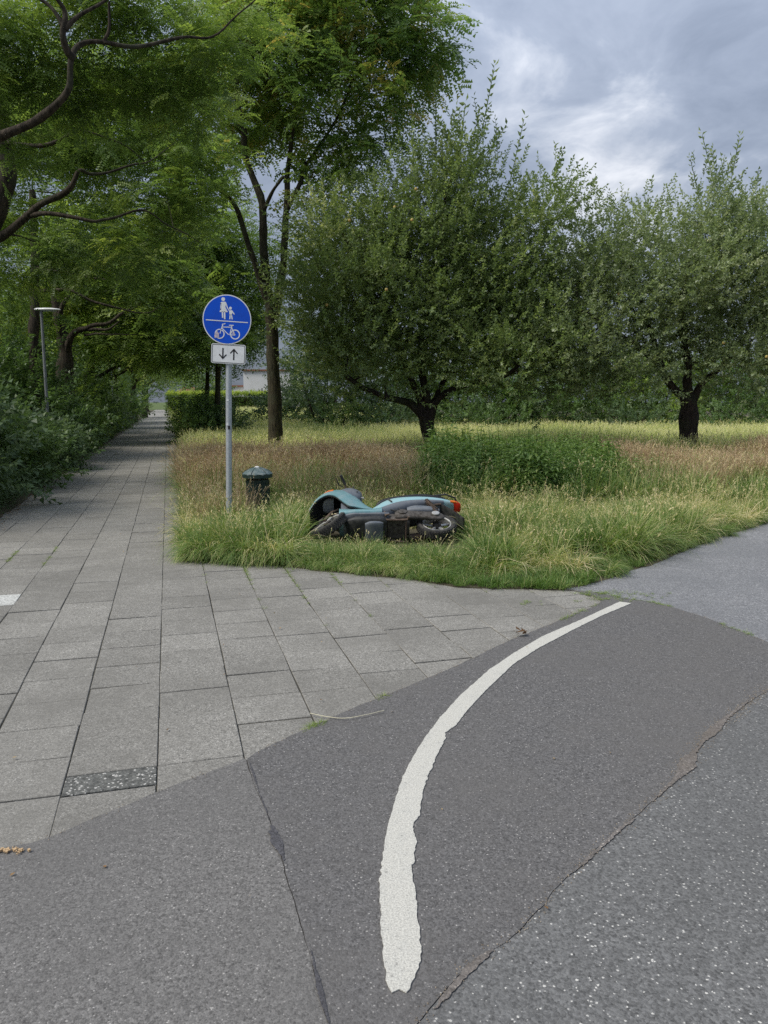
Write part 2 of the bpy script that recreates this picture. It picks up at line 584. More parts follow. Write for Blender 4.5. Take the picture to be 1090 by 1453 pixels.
def quads_obj(name, V, tint, mat, parent=None, coll=None, Q=None):
    """V (n,3) vertex array, four per quad unless Q given"""
    me = bpy.data.meshes.new(name)
    V = np.ascontiguousarray(V, dtype=np.float32)
    if Q is None:
        Q = np.arange(len(V), dtype=np.int32).reshape(-1, 3)
    Q = np.ascontiguousarray(Q, dtype=np.int32)
    me.vertices.add(len(V))
    me.vertices.foreach_set('co', V.ravel())
    me.loops.add(Q.size)
    me.loops.foreach_set('vertex_index', Q.ravel())
    me.polygons.add(len(Q))
    me.polygons.foreach_set('loop_start', np.arange(0, Q.size, 3, dtype=np.int32))
    me.polygons.foreach_set('loop_total', np.full(len(Q), 3, dtype=np.int32))
    me.update(calc_edges=True)
    at = me.attributes.new('tint', 'FLOAT', 'FACE')
    at.data.foreach_set('value', np.ascontiguousarray(tint, dtype=np.float32))
    me.materials.append(mat)
    ob = bpy.data.objects.new(name, me)
    (coll or C).objects.link(ob)
    if parent is not None:
        ob.parent = parent
    return ob


def unit(a):
    return a / np.maximum(np.linalg.norm(a, axis=-1, keepdims=True), 1e-9)


def frames(fwd, up):
    f = unit(fwd)
    s = unit(np.cross(up, f))
    u = np.cross(f, s)
    return np.stack([f, s, u], axis=-1)      # columns


def stamp(templates, pos, fwd, up, scale, tint):
    """copies of quad templates (V (k*4,3), T (k)) -> big arrays"""
    Vs, Ts = [], []
    which = rng.integers(0, len(templates), len(pos))
    R = frames(fwd, up)
    for i, (tv, tt) in enumerate(templates):
        idx = np.nonzero(which == i)[0]
        if not len(idx):
            continue
        v = np.einsum('nij,kj->nki', R[idx], tv) * scale[idx][:, None, None] + pos[idx][:, None, :]
        Vs.append(v.reshape(-1, 3))
        Ts.append((tt[None, :] + tint[idx][:, None]).ravel())
    return np.concatenate(Vs), np.concatenate(Ts)


def leaf_quad(base, d, up, ln, wd, fold=.25, curl=.0):
    """one folded diamond leaf as four vertices"""
    d = d / np.linalg.norm(d)
    s = np.cross(up, d)
    s = s / max(np.linalg.norm(s), 1e-6)
    n = np.cross(d, s)
    return np.array([base, base + d * ln * .42 + s * wd * .5 + n * wd * fold, base + d * ln - n * ln * curl, base + d * ln * .42 - s * wd * .5 + n * wd * fold])


def leaf_tri(base, d, up, ln, wd):
    d = d / np.linalg.norm(d)
    s = np.cross(up, d)
    s = s / max(np.linalg.norm(s), 1e-6)
    return np.array([base - s * wd * .35, base + d * ln * .5 + s * wd * .6, base + d * ln - s * wd * .1])


def pack(qs, ts):
    vs, tt = [], []
    for q, t in zip(qs, ts):
        if len(q) == 4:
            vs.append(q[[0, 1, 2, 0, 2, 3]])
            tt += [t, t]
        else:
            vs.append(q)
            tt.append(t)
    return np.concatenate(vs), np.array(tt, float)


def stem_quads(p0, p1, r):
    """two crossed ribbons"""
    d = unit(p1 - p0)
    a = unit(np.cross(d, np.array([.3, .9, .2])))
    b = np.cross(d, a)
    return [np.array([p0 - a * r, p0 + a * r, p1 + a * r * .6, p1 - a * r * .6]), np.array([p0 - b * r, p0 + b * r, p1 + b * r * .6, p1 - b * r * .6])]


def rv(n=3):
    return rng.normal(size=n)


def tpl_locust(seed, leaves=6, pairs=8, ln=.24, lw=.040, lh=.018, droop=.5):
    qs, ts = [], []
    for i in range(leaves):
        t = i / max(1, leaves - 1)
        base = np.array([.32 * t - .1, 0, 0])
        side = 1 if i % 2 else -1
        d = unit(np.array([.55 + .4 * t, side * (.9 - .6 * t), rng.normal() * .25 + .1]))
        d = unit(d + rv() * .15)
        L_ = ln * rng.uniform(.75, 1.15)
        n_up = unit(np.array([rng.normal() * .2, rng.normal() * .2, 1.]))
        tl = rng.normal() * .05
        for k in range(pairs):
            s = (k + 1) / pairs
            p = base + d * L_ * s + np.array([0, 0, -droop * L_ * s * s])
            dd = unit(d + np.array([0, 0, -2 * droop * s]))
            sd = unit(np.cross(n_up, dd))
            for g in (-1, 1):
                ld = unit(sd * g * .92 + dd * .38 + np.array([0, 0, -.12]) + rv() * .08)
                qs.append(leaf_tri(p, ld, n_up + rv() * .25, lw * rng.uniform(.9, 1.2), lh * 1.25))
                ts.append(tl + rng.normal() * .06)
    return pack(qs, ts)


def tpl_twig(leaves=12, ln=.34, ll=.075, lw=.042, stem=.004, spread=.9, upturn=.2, tri=False):
    qs, ts = [], []
    p_prev = np.zeros(3)
    for i in range(leaves):
        s = (i + 1) / leaves
        p = np.array([ln * s, math.sin(s * 2.1) * .03, upturn * ln * s * s])
        a = i * 2.4 + rng.normal() * .3
        d = unit(np.array([.65, spread * math.cos(a), spread * math.sin(a) * .8 - .12]) + rv() * .15)
        if tri:
            qs.append(leaf_tri(p, d, np.array([0, 0, 1.]) + rv() * .5, ll * rng.uniform(.75, 1.2), lw * rng.uniform(.85, 1.15)))
        else:
            qs.append(leaf_quad(p, d, np.array([0, 0, 1.]) + rv() * .5, ll * rng.uniform(.75, 1.2), lw * rng.uniform(.85, 1.15), .22, .12))
        ts.append(rng.normal() * .09)
        if i % 4 == 3 and stem:
            for q in stem_quads(p_prev, p, stem):
                qs.append(q)
                ts.append(-.3)
            p_prev = p
    return pack(qs, ts)


T_LOC_HI = [tpl_locust(i, 5, 8, .27, .050, .024, .35) for i in range(6)]
T_LOC_MD = [tpl_locust(i, 5, 5, .28, .078, .046, .35) for i in range(6)]
T_LOC_LO = [tpl_locust(i, 4, 4, .34, .10, .050) for i in range(4)]
T_APPLE = [tpl_twig(12, .31, .082, .047, tri=bool(i % 2)) for i in range(6)]
T_SHOOT = [tpl_twig(26, 1.0, .095, .048, .007, .9, 0.0) for i in range(4)]
T_SHRUB = [tpl_twig(14, .36, .095, .06, 0, tri=True) for i in range(5)]
T_SHRUB_LO = [tpl_twig(13, .50, .16, .10, 0, tri=True) for i in range(4)]


def spline(pts, per=5):
    """Catmull-Rom through the given points"""
    P = [Vector(p) for p in pts]
    P = [P[0] * 2 - P[1]] + P + [P[-1] * 2 - P[-2]]
    out = []
    for i in range(1, len(P) - 2):
        for k in range(per):
            t = k / per
            a, b, c, d = P[i - 1], P[i], P[i + 1], P[i + 2]
            out.append(.5 * ((2 * b) + (c - a) * t + (2 * a - 5 * b + 4 * c - d) * t * t + (3 * b - a - 3 * c + d) * t * t * t))
    out.append(P[-2].copy())
    return out


def gnarl(pts, amt):
    out = []
    for i, p in enumerate(pts):
        n = mnoise.noise_vector(p * 1.7 + Vector((3, 7, 1)))
        out.append(p + n * amt * (0 if i == 0 else 1))
    return out


def tree(name, label, cat, group, base, limbs, lobes, tpl, leafm, barkm, nclus, sprays, clus_r=(.55, .55, .35), spray_scale=1.0,
         branch_r=.035, trunk_name='trunk', shoots=None, tint0=.45, apples=0, vis=None, gn=.05, updir=.1, outbias=1.0):
    """limbs: list of (points, r0, r1); the first is the trunk. lobes: (centre, radii)"""
    base = Vector(base)
    root = empty(name, base)
    tag(root, label, cat, group)
    trunk = MB()
    nodes, nrad = [], []
    for j, (pts, r0, r1) in enumerate(limbs):
        sp = gnarl(spline(pts, 5), gn * (0.4 if j == 0 else 1))
        n = len(sp)
        rads = [r0 + (r1 - r0) * (i / (n - 1)) ** (.8 if j == 0 else .62) for i in range(n)]
        rads = [r_ * (1 + .22 * mnoise.noise(p_ * 3.3 + Vector((9, 2, 4)))) for r_, p_ in zip(rads, sp)]
        if j == 0:
            rads = [r_ * (1 + .16 * mnoise.noise(p_ * 3.1)) for r_, p_ in zip(rads, sp)]
            rads[0] *= 1.35
            rads[1] *= 1.12
        trunk.tube([p - base for p in sp], rads, 10)
        for i, p in enumerate(sp):
            if p.z > 1.2:
                nodes.append(tuple(p))
                nrad.append(rads[i])
    nodes, nrad = np.array(nodes), np.array(nrad)
    vol = np.array([(l[1][0] * l[1][1] * l[1][2]) ** (1 / 1.5) for l in lobes])
    cnt = np.maximum(1, np.round(nclus * vol / vol.sum())).astype(int)
    cents, outs = [], []
    for (c, r), k in zip(lobes, cnt):
        u = unit(rng.normal(size=(k, 3))) * (rng.random((k, 1)) ** .45)
        p = np.array(c)[None] + u * np.array(r)[None]
        cents.append(p)
        outs.append(u)
    cents, outs = np.concatenate(cents), np.concatenate(outs)
    ok = cents[:, 2] > 1.0
    cents, outs = cents[ok], outs[ok]
    d0 = np.linalg.norm(cents[:, None] - nodes[None], axis=2).min(1)
    order = np.argsort(d0)
    br = MB()
    for i in order:
        c = cents[i]
        df = nodes - c
        dist = np.linalg.norm(df, axis=1) + 1.2 * np.maximum(0, df[:, 2])
        k = int(dist.argmin())
        a = Vector(nodes[k])
        b = Vector(c)
        r0 = min(branch_r, nrad[k] * .65)
        ln = (b - a).length
        if ln < .05:
            continue
        mid = (a + b) / 2 + Vector((0, 0, .12 * ln)) + Vector(rv() * .08 * ln)
        sp = gnarl([a.lerp(mid, t).lerp(mid.lerp(b, t), t) for t in (0, .25, .5, .75, 1)], .06 * min(1, ln))
        rr = [r0 * (1 - .75 * t) for t in (0, .25, .5, .75, 1)]
        br.tube([p - base for p in sp], rr, 5, cap=False)
        nodes = np.concatenate([nodes, np.array([tuple(p) for p in sp[1:]])])
        nrad = np.concatenate([nrad, np.array(rr[1:])])
    ob = trunk.build(trunk_name, barkm, root, smooth=True)
    ob = br.build('branches', barkm, root, smooth=True, fix=False)
    ob['kind'] = 'stuff'
    # foliage
    n = len(cents) * sprays
    ci = np.repeat(np.arange(len(cents)), sprays)
    off = rng.normal(size=(n, 3)) * np.array(clus_r)[None]
    pos = cents[ci] + off - np.array(base)[None]
    fwd = unit(off) * .8 + outs[ci] * .6 * outbias + rng.normal(size=(n, 3)) * .35
    fwd[:, 2] = fwd[:, 2] * .6 + updir
    up = np.tile(np.array([0, 0, 1.0]), (n, 1)) + rng.normal(size=(n, 3)) * .3
    sc = spray_scale * rng.uniform(.75, 1.2, n)
    ctint = rng.normal(size=len(cents)) * .10
    tint = tint0 + ctint[ci] * 1.5 + rng.normal(size=n) * .06
    V, T = stamp(tpl, pos, fwd, up, sc, tint)
    if shoots is not None:
        sp_, sd_, ss_ = shoots
        V2, T2 = stamp(T_SHOOT, sp_ - np.array(base)[None], sd_, rng.normal(size=sp_.shape) + np.array([.1, 0, 0]), ss_, tint0 + rng.normal(size=len(sp_)) * .08)
        V, T = np.concatenate([V, V2]), np.concatenate([T, T2])
    cr = quads_obj('crown', V, T, leafm, root)
    cr['kind'] = 'stuff'
    if apples:
        am = None
        # fruit on the camera-side outer clusters
        score = -cents[:, 1] + rng.normal(size=len(cents)) * 1.0
        pick = np.argsort(-score)[:apples * 2]
        for i in rng.permutation(pick)[:apples]:
            p = cents[i] + np.array([rng.normal() * .4, -abs(rng.normal()) * .25 - .6, rng.normal() * .3])
            if am is None:
                mb = MB()
                mb.lathe([(.006, .036), (.02, .040), (.038, .022), (.042, 0), (.034, -.026), (.014, -.036), (.004, -.030)], 10)
                o = mb.build('apple', M['apple_fruit'], root, smooth=True)
                am = o
            else:
                o = am.copy()
                C.objects.link(o)
                o.parent = root
            o.location = Vector(p) - base
            o.scale = (.8,) * 3
    return root


def lobe(px, py, d, rpx, ry=None, rz=None):
    """crown lobe: centre by sight line and distance, radius in picture widths"""
    c = W(px, py, d)
    r = rpx * d / 1101
    return (tuple(c), (r, ry if ry else r, rz * d / 1101 if rz else r * .8))


# ------------------------------------------------------------------ ground and paving
HEAD = math.atan((545 - 238) / 1101.0)
EV = Vector((-math.sin(HEAD), math.cos(HEAD), 0))
EU = Vector((math.cos(HEAD), math.sin(HEAD), 0))
O2 = G(225.3, 1028)
TW, TL = .390, .369


def uv2w(u, v, z=0.0):
    p = O2 + EU * u + EV * v
    return Vector((p.x, p.y, z))


def w2uv(p):
    q = Vector((p[0] - O2.x, p[1] - O2.y, 0))
    return q.dot(EU), q.dot(EV)


def poly_obj(name, pts, z, mat, parent=None, thick=0.0):
    """flat sheet from outline, with a skirt when thick"""
    q = []
    for p in pts:
        if not q or (abs(p[0] - q[-1][0]) + abs(p[1] - q[-1][1])) > 1e-4:
            q.append((p[0], p[1]))
    pts = q
    n = len(pts)
    co, ed, fa = delaunay_2d_cdt([Vector(p) for p in pts], [(i, (i + 1) % n) for i in range(n)], [list(range(n))], 1, 1e-5)[:3]
    vs = [(c.x, c.y, z) for c in co]
    fs = []
    for f in fa:
        a, b, c = [co[i] for i in f[:3]]
        fs.append(tuple(f) if (b - a).cross(c - a) > 0 else tuple(f)[::-1])
    if thick:
        o_ = len(vs)
        vs += [(p[0], p[1], z) for p in pts] + [(p[0], p[1], z - thick) for p in pts]
        fs += [(o_ + i, o_ + (i + 1) % n, o_ + n + (i + 1) % n, o_ + n + i) for i in range(n)]
    me = bpy.data.meshes.new(name)
    me.from_pydata(vs, [], fs)
    me.materials.append(mat)
    o = bpy.data.objects.new(name, me)
    C.objects.link(o)
    if parent is not None:
        o.parent = parent
    return o


def jag(pts, step=.03, amp=.008, freq=14, seed=0.0):
    """resample a polyline in world XY and roughen it sideways"""
    out = []
    for a, b in zip(pts[:-1], pts[1:]):
        L_ = (b - a).length
        n = max(1, min(400, int(L_ / step)))
        t = (b - a).normalized()
        nn = Vector((-t.y, t.x, 0))
        for k in range(n):
            p = a.lerp(b, k / n)
            q = p * freq + Vector((seed, seed, seed))
            out.append(p + nn * amp * (mnoise.noise(q) + .6 * mnoise.noise(q * 2.7)))
    out.append(pts[-1])
    return out


def gp(lst):
    return [G(x, y) for x, y in lst]


def offs(pts, d, vary=0.0, seed=0):
    out = []
    for i, p in enumerate(pts):
        t = (pts[min(i + 1, len(pts) - 1)] - pts[max(i - 1, 0)]).normalized()
        w_ = d * (1 + vary * mnoise.noise(p * 5 + Vector((seed, 0, 0))) * 2)
        out.append(p + Vector((-t.y, t.x, 0)) * w_)
    return out


gr = poly_obj('ground', [(-500, -40), (500, -40), (500, 900), (-500, 900)], -.06, M['meadow_floor'])
tag(gr, kind='structure')
bed = poly_obj('asphalt_base', [(-9, -8), (40, -8), (40, 26), (12, 26), (-3, 9), (-9, 9)], -.022, M['joint'])
tag(bed, kind='structure')

edge_px = [(-260, 1300), (-60, 1222), (0, 1207), (67, 1191), (140, 1160), (222, 1126), (300, 1096), (347, 1078), (400, 1052), (450, 1030), (495, 1009), (537, 992), (580, 975),
           (625, 956), (669, 936), (721, 911), (768, 892), (809, 875), (844, 861), (852, 852), (825, 842), (800, 836)]
PAVE_EDGE = jag(spline(gp(edge_px), 3), .04, .006, 9, 3.1)
seam_px = [(350, 1079), (358, 1108), (372, 1140), (388, 1180), (402, 1232), (420, 1290), (436, 1345), (450, 1400), (465, 1453), (484, 1530), (520, 1700)]
SEAM = jag(spline(gp(seam_px), 3), .02, .005, 7, 1.1)
crack_px = [(1158, 940), (1100, 975), (1050, 1008), (1000, 1050), (960, 1105), (905, 1160), (850, 1205), (800, 1255), (760, 1300), (720, 1335), (660, 1385), (610, 1440), (572, 1490), (556, 1560), (552, 1700)]
CRACK = jag(spline(gp(crack_px), 3), .02, .014, 6, 5.7)
far_px = [(800, 836), (850, 843), (885, 850), (925, 856), (985, 872), (1035, 890), (1090, 912), (1156, 937)]
FARC = jag(spline(gp(far_px), 3), .03, .018, 5, 8.3)

# road edge (verge side), running on to the far right
re_px = [(800, 836), (830, 832), (862, 822), (900, 810), (940, 797), (985, 776), (1030, 760), (1090, 741)]
re = gp(re_px)
dirr = (re[-1] - re[-3]).normalized()
ROAD_EDGE = jag(re + [re[-1] + dirr * 8, re[-1] + dirr * 45], .06, .035, 3, 2.2)

asph = empty('asphalt', (0, 0, 0))
tag(asph, kind='structure')
Z_A = .008
i_edge = min(range(len(PAVE_EDGE)), key=lambda i: (PAVE_EDGE[i] - SEAM[0]).length)
left_poly = PAVE_EDGE[:i_edge + 1] + offs(SEAM, -.0012, .8) + [Vector((-1, -8, 0)), Vector((-9, -8, 0)), Vector((-9, 1.9, 0))]
poly_obj('asphalt_patch', left_poly, Z_A - .002, M['asphalt_left'], asph, .03)
iC = min(range(len(CRACK)), key=lambda i: (CRACK[i] - FARC[-1]).length)
mid_poly = offs(SEAM, .0012, .9)[::-1] + PAVE_EDGE[i_edge + 1:] + offs(FARC, -.004, .9, 3) + offs(CRACK, -.0012, 1., 5)
poly_obj('asphalt_patch', mid_poly, Z_A, M['asphalt_mid'], asph, .03)
coarse_poly = offs(CRACK, .0012, 1., 9) + [Vector((.2, -8, 0)), Vector((40, -8, 0)), Vector((40, CRACK[0].y - .1, 0))]
poly_obj('asphalt_patch', coarse_poly, Z_A - .0015, M['asphalt_coarse'], asph, .03)
road_poly = offs(FARC, .004, .9, 7)[::-1] + ROAD_EDGE + [Vector((60, 24, 0)), Vector((60, FARC[-1].y - .09, 0))]
poly_obj('asphalt_patch', road_poly, Z_A - .004, M['asphalt_road'], asph, .03)

M['crack_dirt'] = ground_mat('crack_dirt', (.10, .088, .074), (.3, .27, .22), .10, 160, .4, 1.2, (.05, .045, .04))


def crack_fill(line, wid):
    a, b = offs(line[::2], wid), offs(line[::2], -wid)
    poly_obj('crack_dirt', a + b[::-1], Z_A - .0062, M['crack_dirt'], asph)


for l_ in (SEAM, CRACK, FARC):
    crack_fill(l_, .03)

# worn brown crumble along the right-hand crack, tar on the left seam
cm = MB()


def ribbon(name, pts, wid, z, mat, parent, seed=0):
    n_ = len(pts)
    tp = [max(.04, math.sin(math.pi * min(1, max(0, (i + .1) / (n_ - .8)))) ** .6) for i in range(n_)]
    a, b = [], []
    for sgn, o_ in ((1, a), (-1, b)):
        for i, p in enumerate(pts):
            q = offs(pts, sgn * wid / 2 * tp[i], .9, seed + (4 if sgn < 0 else 0))[i]
            o_.append(q)
    return poly_obj(name, jag(a, .008, min(.008, wid * .3), 45, 2) + jag(b[::-1], .008, min(.008, wid * .3), 45, 9), z, mat, parent)


M['tar'] = ground_mat('tar_repair', (.075, .073, .078), (.2, .2, .2), .05, 200, .2)
M['crumble'] = ground_mat('crumbled_edge', (.155, .140, .128), (.42, .38, .33), .15, 130, .3, 1.6, (.13, .11, .09))
r_ = ribbon('tar_seam', spline(gp([(386, 1174), (391, 1190), (396, 1205), (402, 1225)]), 4), .03, Z_A + .003, M['tar'], asph, 2)
ribbon('tar_seam', spline(gp([(354, 1084), (366, 1120), (382, 1168)]), 4), .010, Z_A + .003, M['tar'], asph, 6)
ribbon('tar_seam', spline(gp([(440, 1350), (455, 1410), (470, 1470)]), 4), .012, Z_A + .003, M['tar'], asph, 8)
ribbon('crumbled_edge', spline(gp([(1062, 996), (1015, 1035), (985, 1070), (962, 1104), (925, 1140)]), 4), .045, Z_A + .003, M['crumble'], asph, 1)
ribbon('crumbled_edge', spline(gp([(905, 1162), (860, 1198), (820, 1236)]), 4), .02, Z_A + .003, M['crumble'], asph, 11)
ribbon('crumbled_edge', spline(gp([(700, 1352), (655, 1392), (615, 1436)]), 4), .02, Z_A + .003, M['crumble'], asph, 21)

# loose grit along the crack and the slab edge
grit = MB()
for line, n_, lo, hi, sp in ((CRACK, 900, .05, .95, .016), (CRACK, 700, .12, .5, .03), (PAVE_EDGE, 500, 0, 1, .014), (FARC, 200, 0, 1, .02), (ROAD_EDGE, 500, 0, .14, .05)):
    for _ in range(n_):
        p = line[min(len(line) - 1, int(len(line) * rng.uniform(lo, hi)))]
        c = Vector((p.x + rng.normal() * sp, p.y + rng.normal() * sp, Z_A + .001))
        s_ = rng.uniform(.0012, .0042)
        a_ = rng.uniform(0, 6.28)
        grit.add([c + Vector((math.cos(a_ + k * 2.09) * s_, math.sin(a_ + k * 2.09) * s_, 0)) for k in range(3)] + [c + Vector((0, 0, s_ * .9))], [(0, 1, 3), (1, 2, 3), (2, 0, 3)])
M['grit'] = ground_mat('grit', (.26, .22, .17), (.55, .5, .4), .3, 220, .2, 1.0, (.13, .10, .075))
go_ = grit.build('loose_grit', M['grit'], None, fix=False)
tag(go_, 'loose sandy grit along the asphalt crack and slab edges', 'grit', None, 'stuff')

# the painted line
lpx = [(879, 855.7), (823, 882), (771, 904.5), (729, 929), (694, 953), (652.5, 990), (624.6, 1021), (603.7, 1049), (586, 1077), (572, 1105), (562, 1136), (551, 1171), (545, 1206),
       (540, 1231), (539.5, 1255), (539, 1288), (540.7, 1325), (543, 1356), (546.8, 1380), (552.3, 1405), (556, 1413), (566, 1411), (577, 1413.5), (584.4, 1402), (590.8, 1382), (596.3, 1369),
       (598.7, 1356), (596.3, 1339), (594.5, 1314), (591, 1299), (592.7, 1288), (589, 1266), (585, 1249), (584.4, 1232), (589.5, 1225.7), (588, 1215), (591.5, 1196), (586, 1178), (595, 1161),
       (603.7, 1115.5), (616, 1084), (632.5, 1050), (631, 1043), (645.5, 1033.5), (666.4, 1007), (694, 977.7), (729, 944.6), (764, 922), (813, 896), (855, 875), (896, 858)]
lw = gp(lpx)
lj = jag(lw[:13] + [], .02, .004, 25, 1) + jag(lw[12:43], .012, .009, 28, 2)[1:] + jag(lw[42:], .02, .004, 25, 3)[1:]
ln_ = poly_obj('lane_line', lj, Z_A + .005, M['paint'], None, .004)
tag(ln_, 'curved white painted line on the dark asphalt with ragged near end', 'road marking')

# verge soil (raised slightly over the slabs) : right of the path, behind the paving, up to the road
PATH_R = TW * 1.0
PATH_L = -TW * 5.8
fe_px = [(264, 796), (330, 799), (400, 803), (450, 810), (520, 817), (585, 823), (640, 832), (700, 836), (760, 837), (800, 838)]
front = jag(gp(fe_px), .05, .03, 4, 6)
VERGE = [uv2w(PATH_R - .02, 140)] + [uv2w(PATH_R - .02, v) for v in (60, 40, 25, 14)] + [front[0]] + front + ROAD_EDGE + [Vector((60, 140, 0))]
verge = poly_obj('verge_soil', VERGE, .006, M['soil'], None, .05)
tag(verge, kind='structure')
bank = poly_obj('bank_soil', jag([uv2w(PATH_L, 4.5), uv2w(PATH_L, 40), uv2w(PATH_L, 140)], .1, .05, 2, 4) + [uv2w(-40, 140), uv2w(-40, 4.5)], .02, M['soil'], None, .05)
tag(bank, kind='structure')

# slabs
path = empty('footpath', tuple(uv2w(0, 0)))
tag(path, kind='structure')
path.rotation_euler = (0, 0, HEAD)
sandb = poly_obj('sand_bed', [(PATH_L - 3.2, -3.5), (TW * 11, -3.5), (TW * 11, 9.5), (TW * 1.5, 9.5), (TW * 1.5, 130), (PATH_L - .4, 130), (PATH_L - 3.2, 9)], -.0065, M['joint'], path)


def slab_mesh(sx, sy, g=.0026, h=.03, bev=.003):
    mb = MB()
    x, y = sx / 2 - g, sy / 2 - g * 1.35
    r = []
    for zz, i in ((-h, 0), (-bev, 0), (0, bev)):
        r.append([(-x + i, -y + i, zz), (x - i, -y + i, zz), (x - i, y - i, zz), (-x + i, y - i, zz)])
    mb.rings(r)
    return mb


sm = slab_mesh(TW, TL).build('paving_slab', M['slab'], path)
slab_me = sm.data
bpy.data.objects.remove(sm)


def v_of(px, py):
    return w2uv(G(px, py))[1]


phase = {-1: v_of(225.2, 1039.6), 0: v_of(225.4, 1019), -2: v_of(111.5, 1028.6), -3: v_of(24, 983), 1: v_of(336, 1027.5), 2: v_of(448, 1019), 3: v_of(537, 987)}


def inside(p, poly):
    x, y = p[0], p[1]
    r = False
    j = len(poly) - 1
    for i in range(len(poly)):
        xi, yi, xj, yj = poly[i][0], poly[i][1], poly[j][0], poly[j][1]
        if (yi > y) != (yj > y) and x < (xj - xi) * (y - yi) / (yj - yi) + xi:
            r = not r
        j = i
    return r


tiles = []
asph_solid = left_poly, mid_poly
for col in range(-8, 10):
    ph = phase.get(col, (col * .617 % 1) * TL)
    if col == -1:
        vs = [(v_of(225, 1087) - TL * .24, TL * .48, 'pebble')]
        b0 = v_of(225, 1087)
        k = 0
        while b0 + (k + 1) * TL < 60:
            vs.append((b0 + (k + .5) * TL, TL, 'slab'))
            k += 1
        for k in range(4):
            vs.append((b0 - .48 * TL - (k + .5) * TL, TL, 'slab'))
    elif col == 0:
        b0 = v_of(225, 1019)
        vs = [(b0 + (k + .5) * TL, TL, 'slab') for k in range(0, 160)]
        b1 = v_of(225, 1087)
        vs += [((b0 + b1) / 2, b0 - b1, 'slab'), (b1 - TL / 2, TL, 'slab')]
    else:
        k0 = math.floor((-3.5 - ph) / TL)
        vs = [(ph + (k + .5) * TL, TL, 'slab') for k in range(k0, k0 + 180)]
    for (v, ln, kind) in vs:
        cu = (col + .5) * TW
        if col <= -6 and v > 4.6:
            if cu < PATH_L - TW * .5:
                continue
        if v > 60:
            continue
        cs = [uv2w(cu + a * TW * .47, v + b * ln * .47) for a in (-1, 0, 1) for b in (-1, 0, 1)]
        cyv = uv2w(cu, v)
        if cyv.y < 1.0:
            continue
        if all(inside(c, VERGE) for c in cs) or all(any(inside(c, P_) for P_ in asph_solid) for c in cs):
            continue
        if cu > PATH_R and v > 9.5:
            continue
        px = 545 + 1101 * cyv.x / cyv.y
        tiles.append((cyv.y, col, cu, v, ln, kind, px))
tiles.sort()
near = [t for t in tiles if -60 < t[6] < 1150][:299]
ids = set((t[2], t[3]) for t in near)
rest = [t for t in tiles if (t[2], t[3]) not in ids]
white_v = v_of(14, 851)
for (d, col, cu, v, ln, kind, px) in near:
    white = (col == -5 or col == -4) and abs(v - v_of(24, 851)) < TL * .5 and abs(cu - w2uv(G(8, 851))[0]) < TW * .6
    if kind == 'slab' and abs(ln - TL) < 1e-6 and not white:
        o = bpy.data.objects.new('paving_slab', slab_me)
        C.objects.link(o)
        o.parent = path
    else:
        mat = M['pebble_slab'] if kind == 'pebble' else (M['slab_white'] if white else M['slab'])
        o = slab_mesh(TW, ln).build('paving_slab', mat, path)
        if kind == 'pebble':
            o['label'] = 'narrow exposed pebble slab'
        if white:
            o['label'] = 'whitish slab'
    o.location = (cu + random.gauss(0, .0012), v + random.gauss(0, .0015), random.gauss(0, .0018))
    o.rotation_euler = (random.gauss(0, .0055), random.gauss(0, .0045), random.gauss(0, .004))
mb = MB()
for (d, col, cu, v, ln, kind, px) in rest:
    t = slab_mesh(TW, ln, .004)
    zz = random.gauss(0, .002)
    rx, ry = random.gauss(0, .006), random.gauss(0, .006)
    mb.add([(x + cu, y + v, z + zz + x * ry + y * rx) for x, y, z in t.v], t.f)
o = mb.build('distant_slabs', M['slab'], path, fix=False)
o['kind'] = 'stuff'
far_path = poly_obj('far_path', [(PATH_L, 59.5), (PATH_R, 59.5), (PATH_R, 150), (PATH_L, 150)], -.002, M['slab'], path)

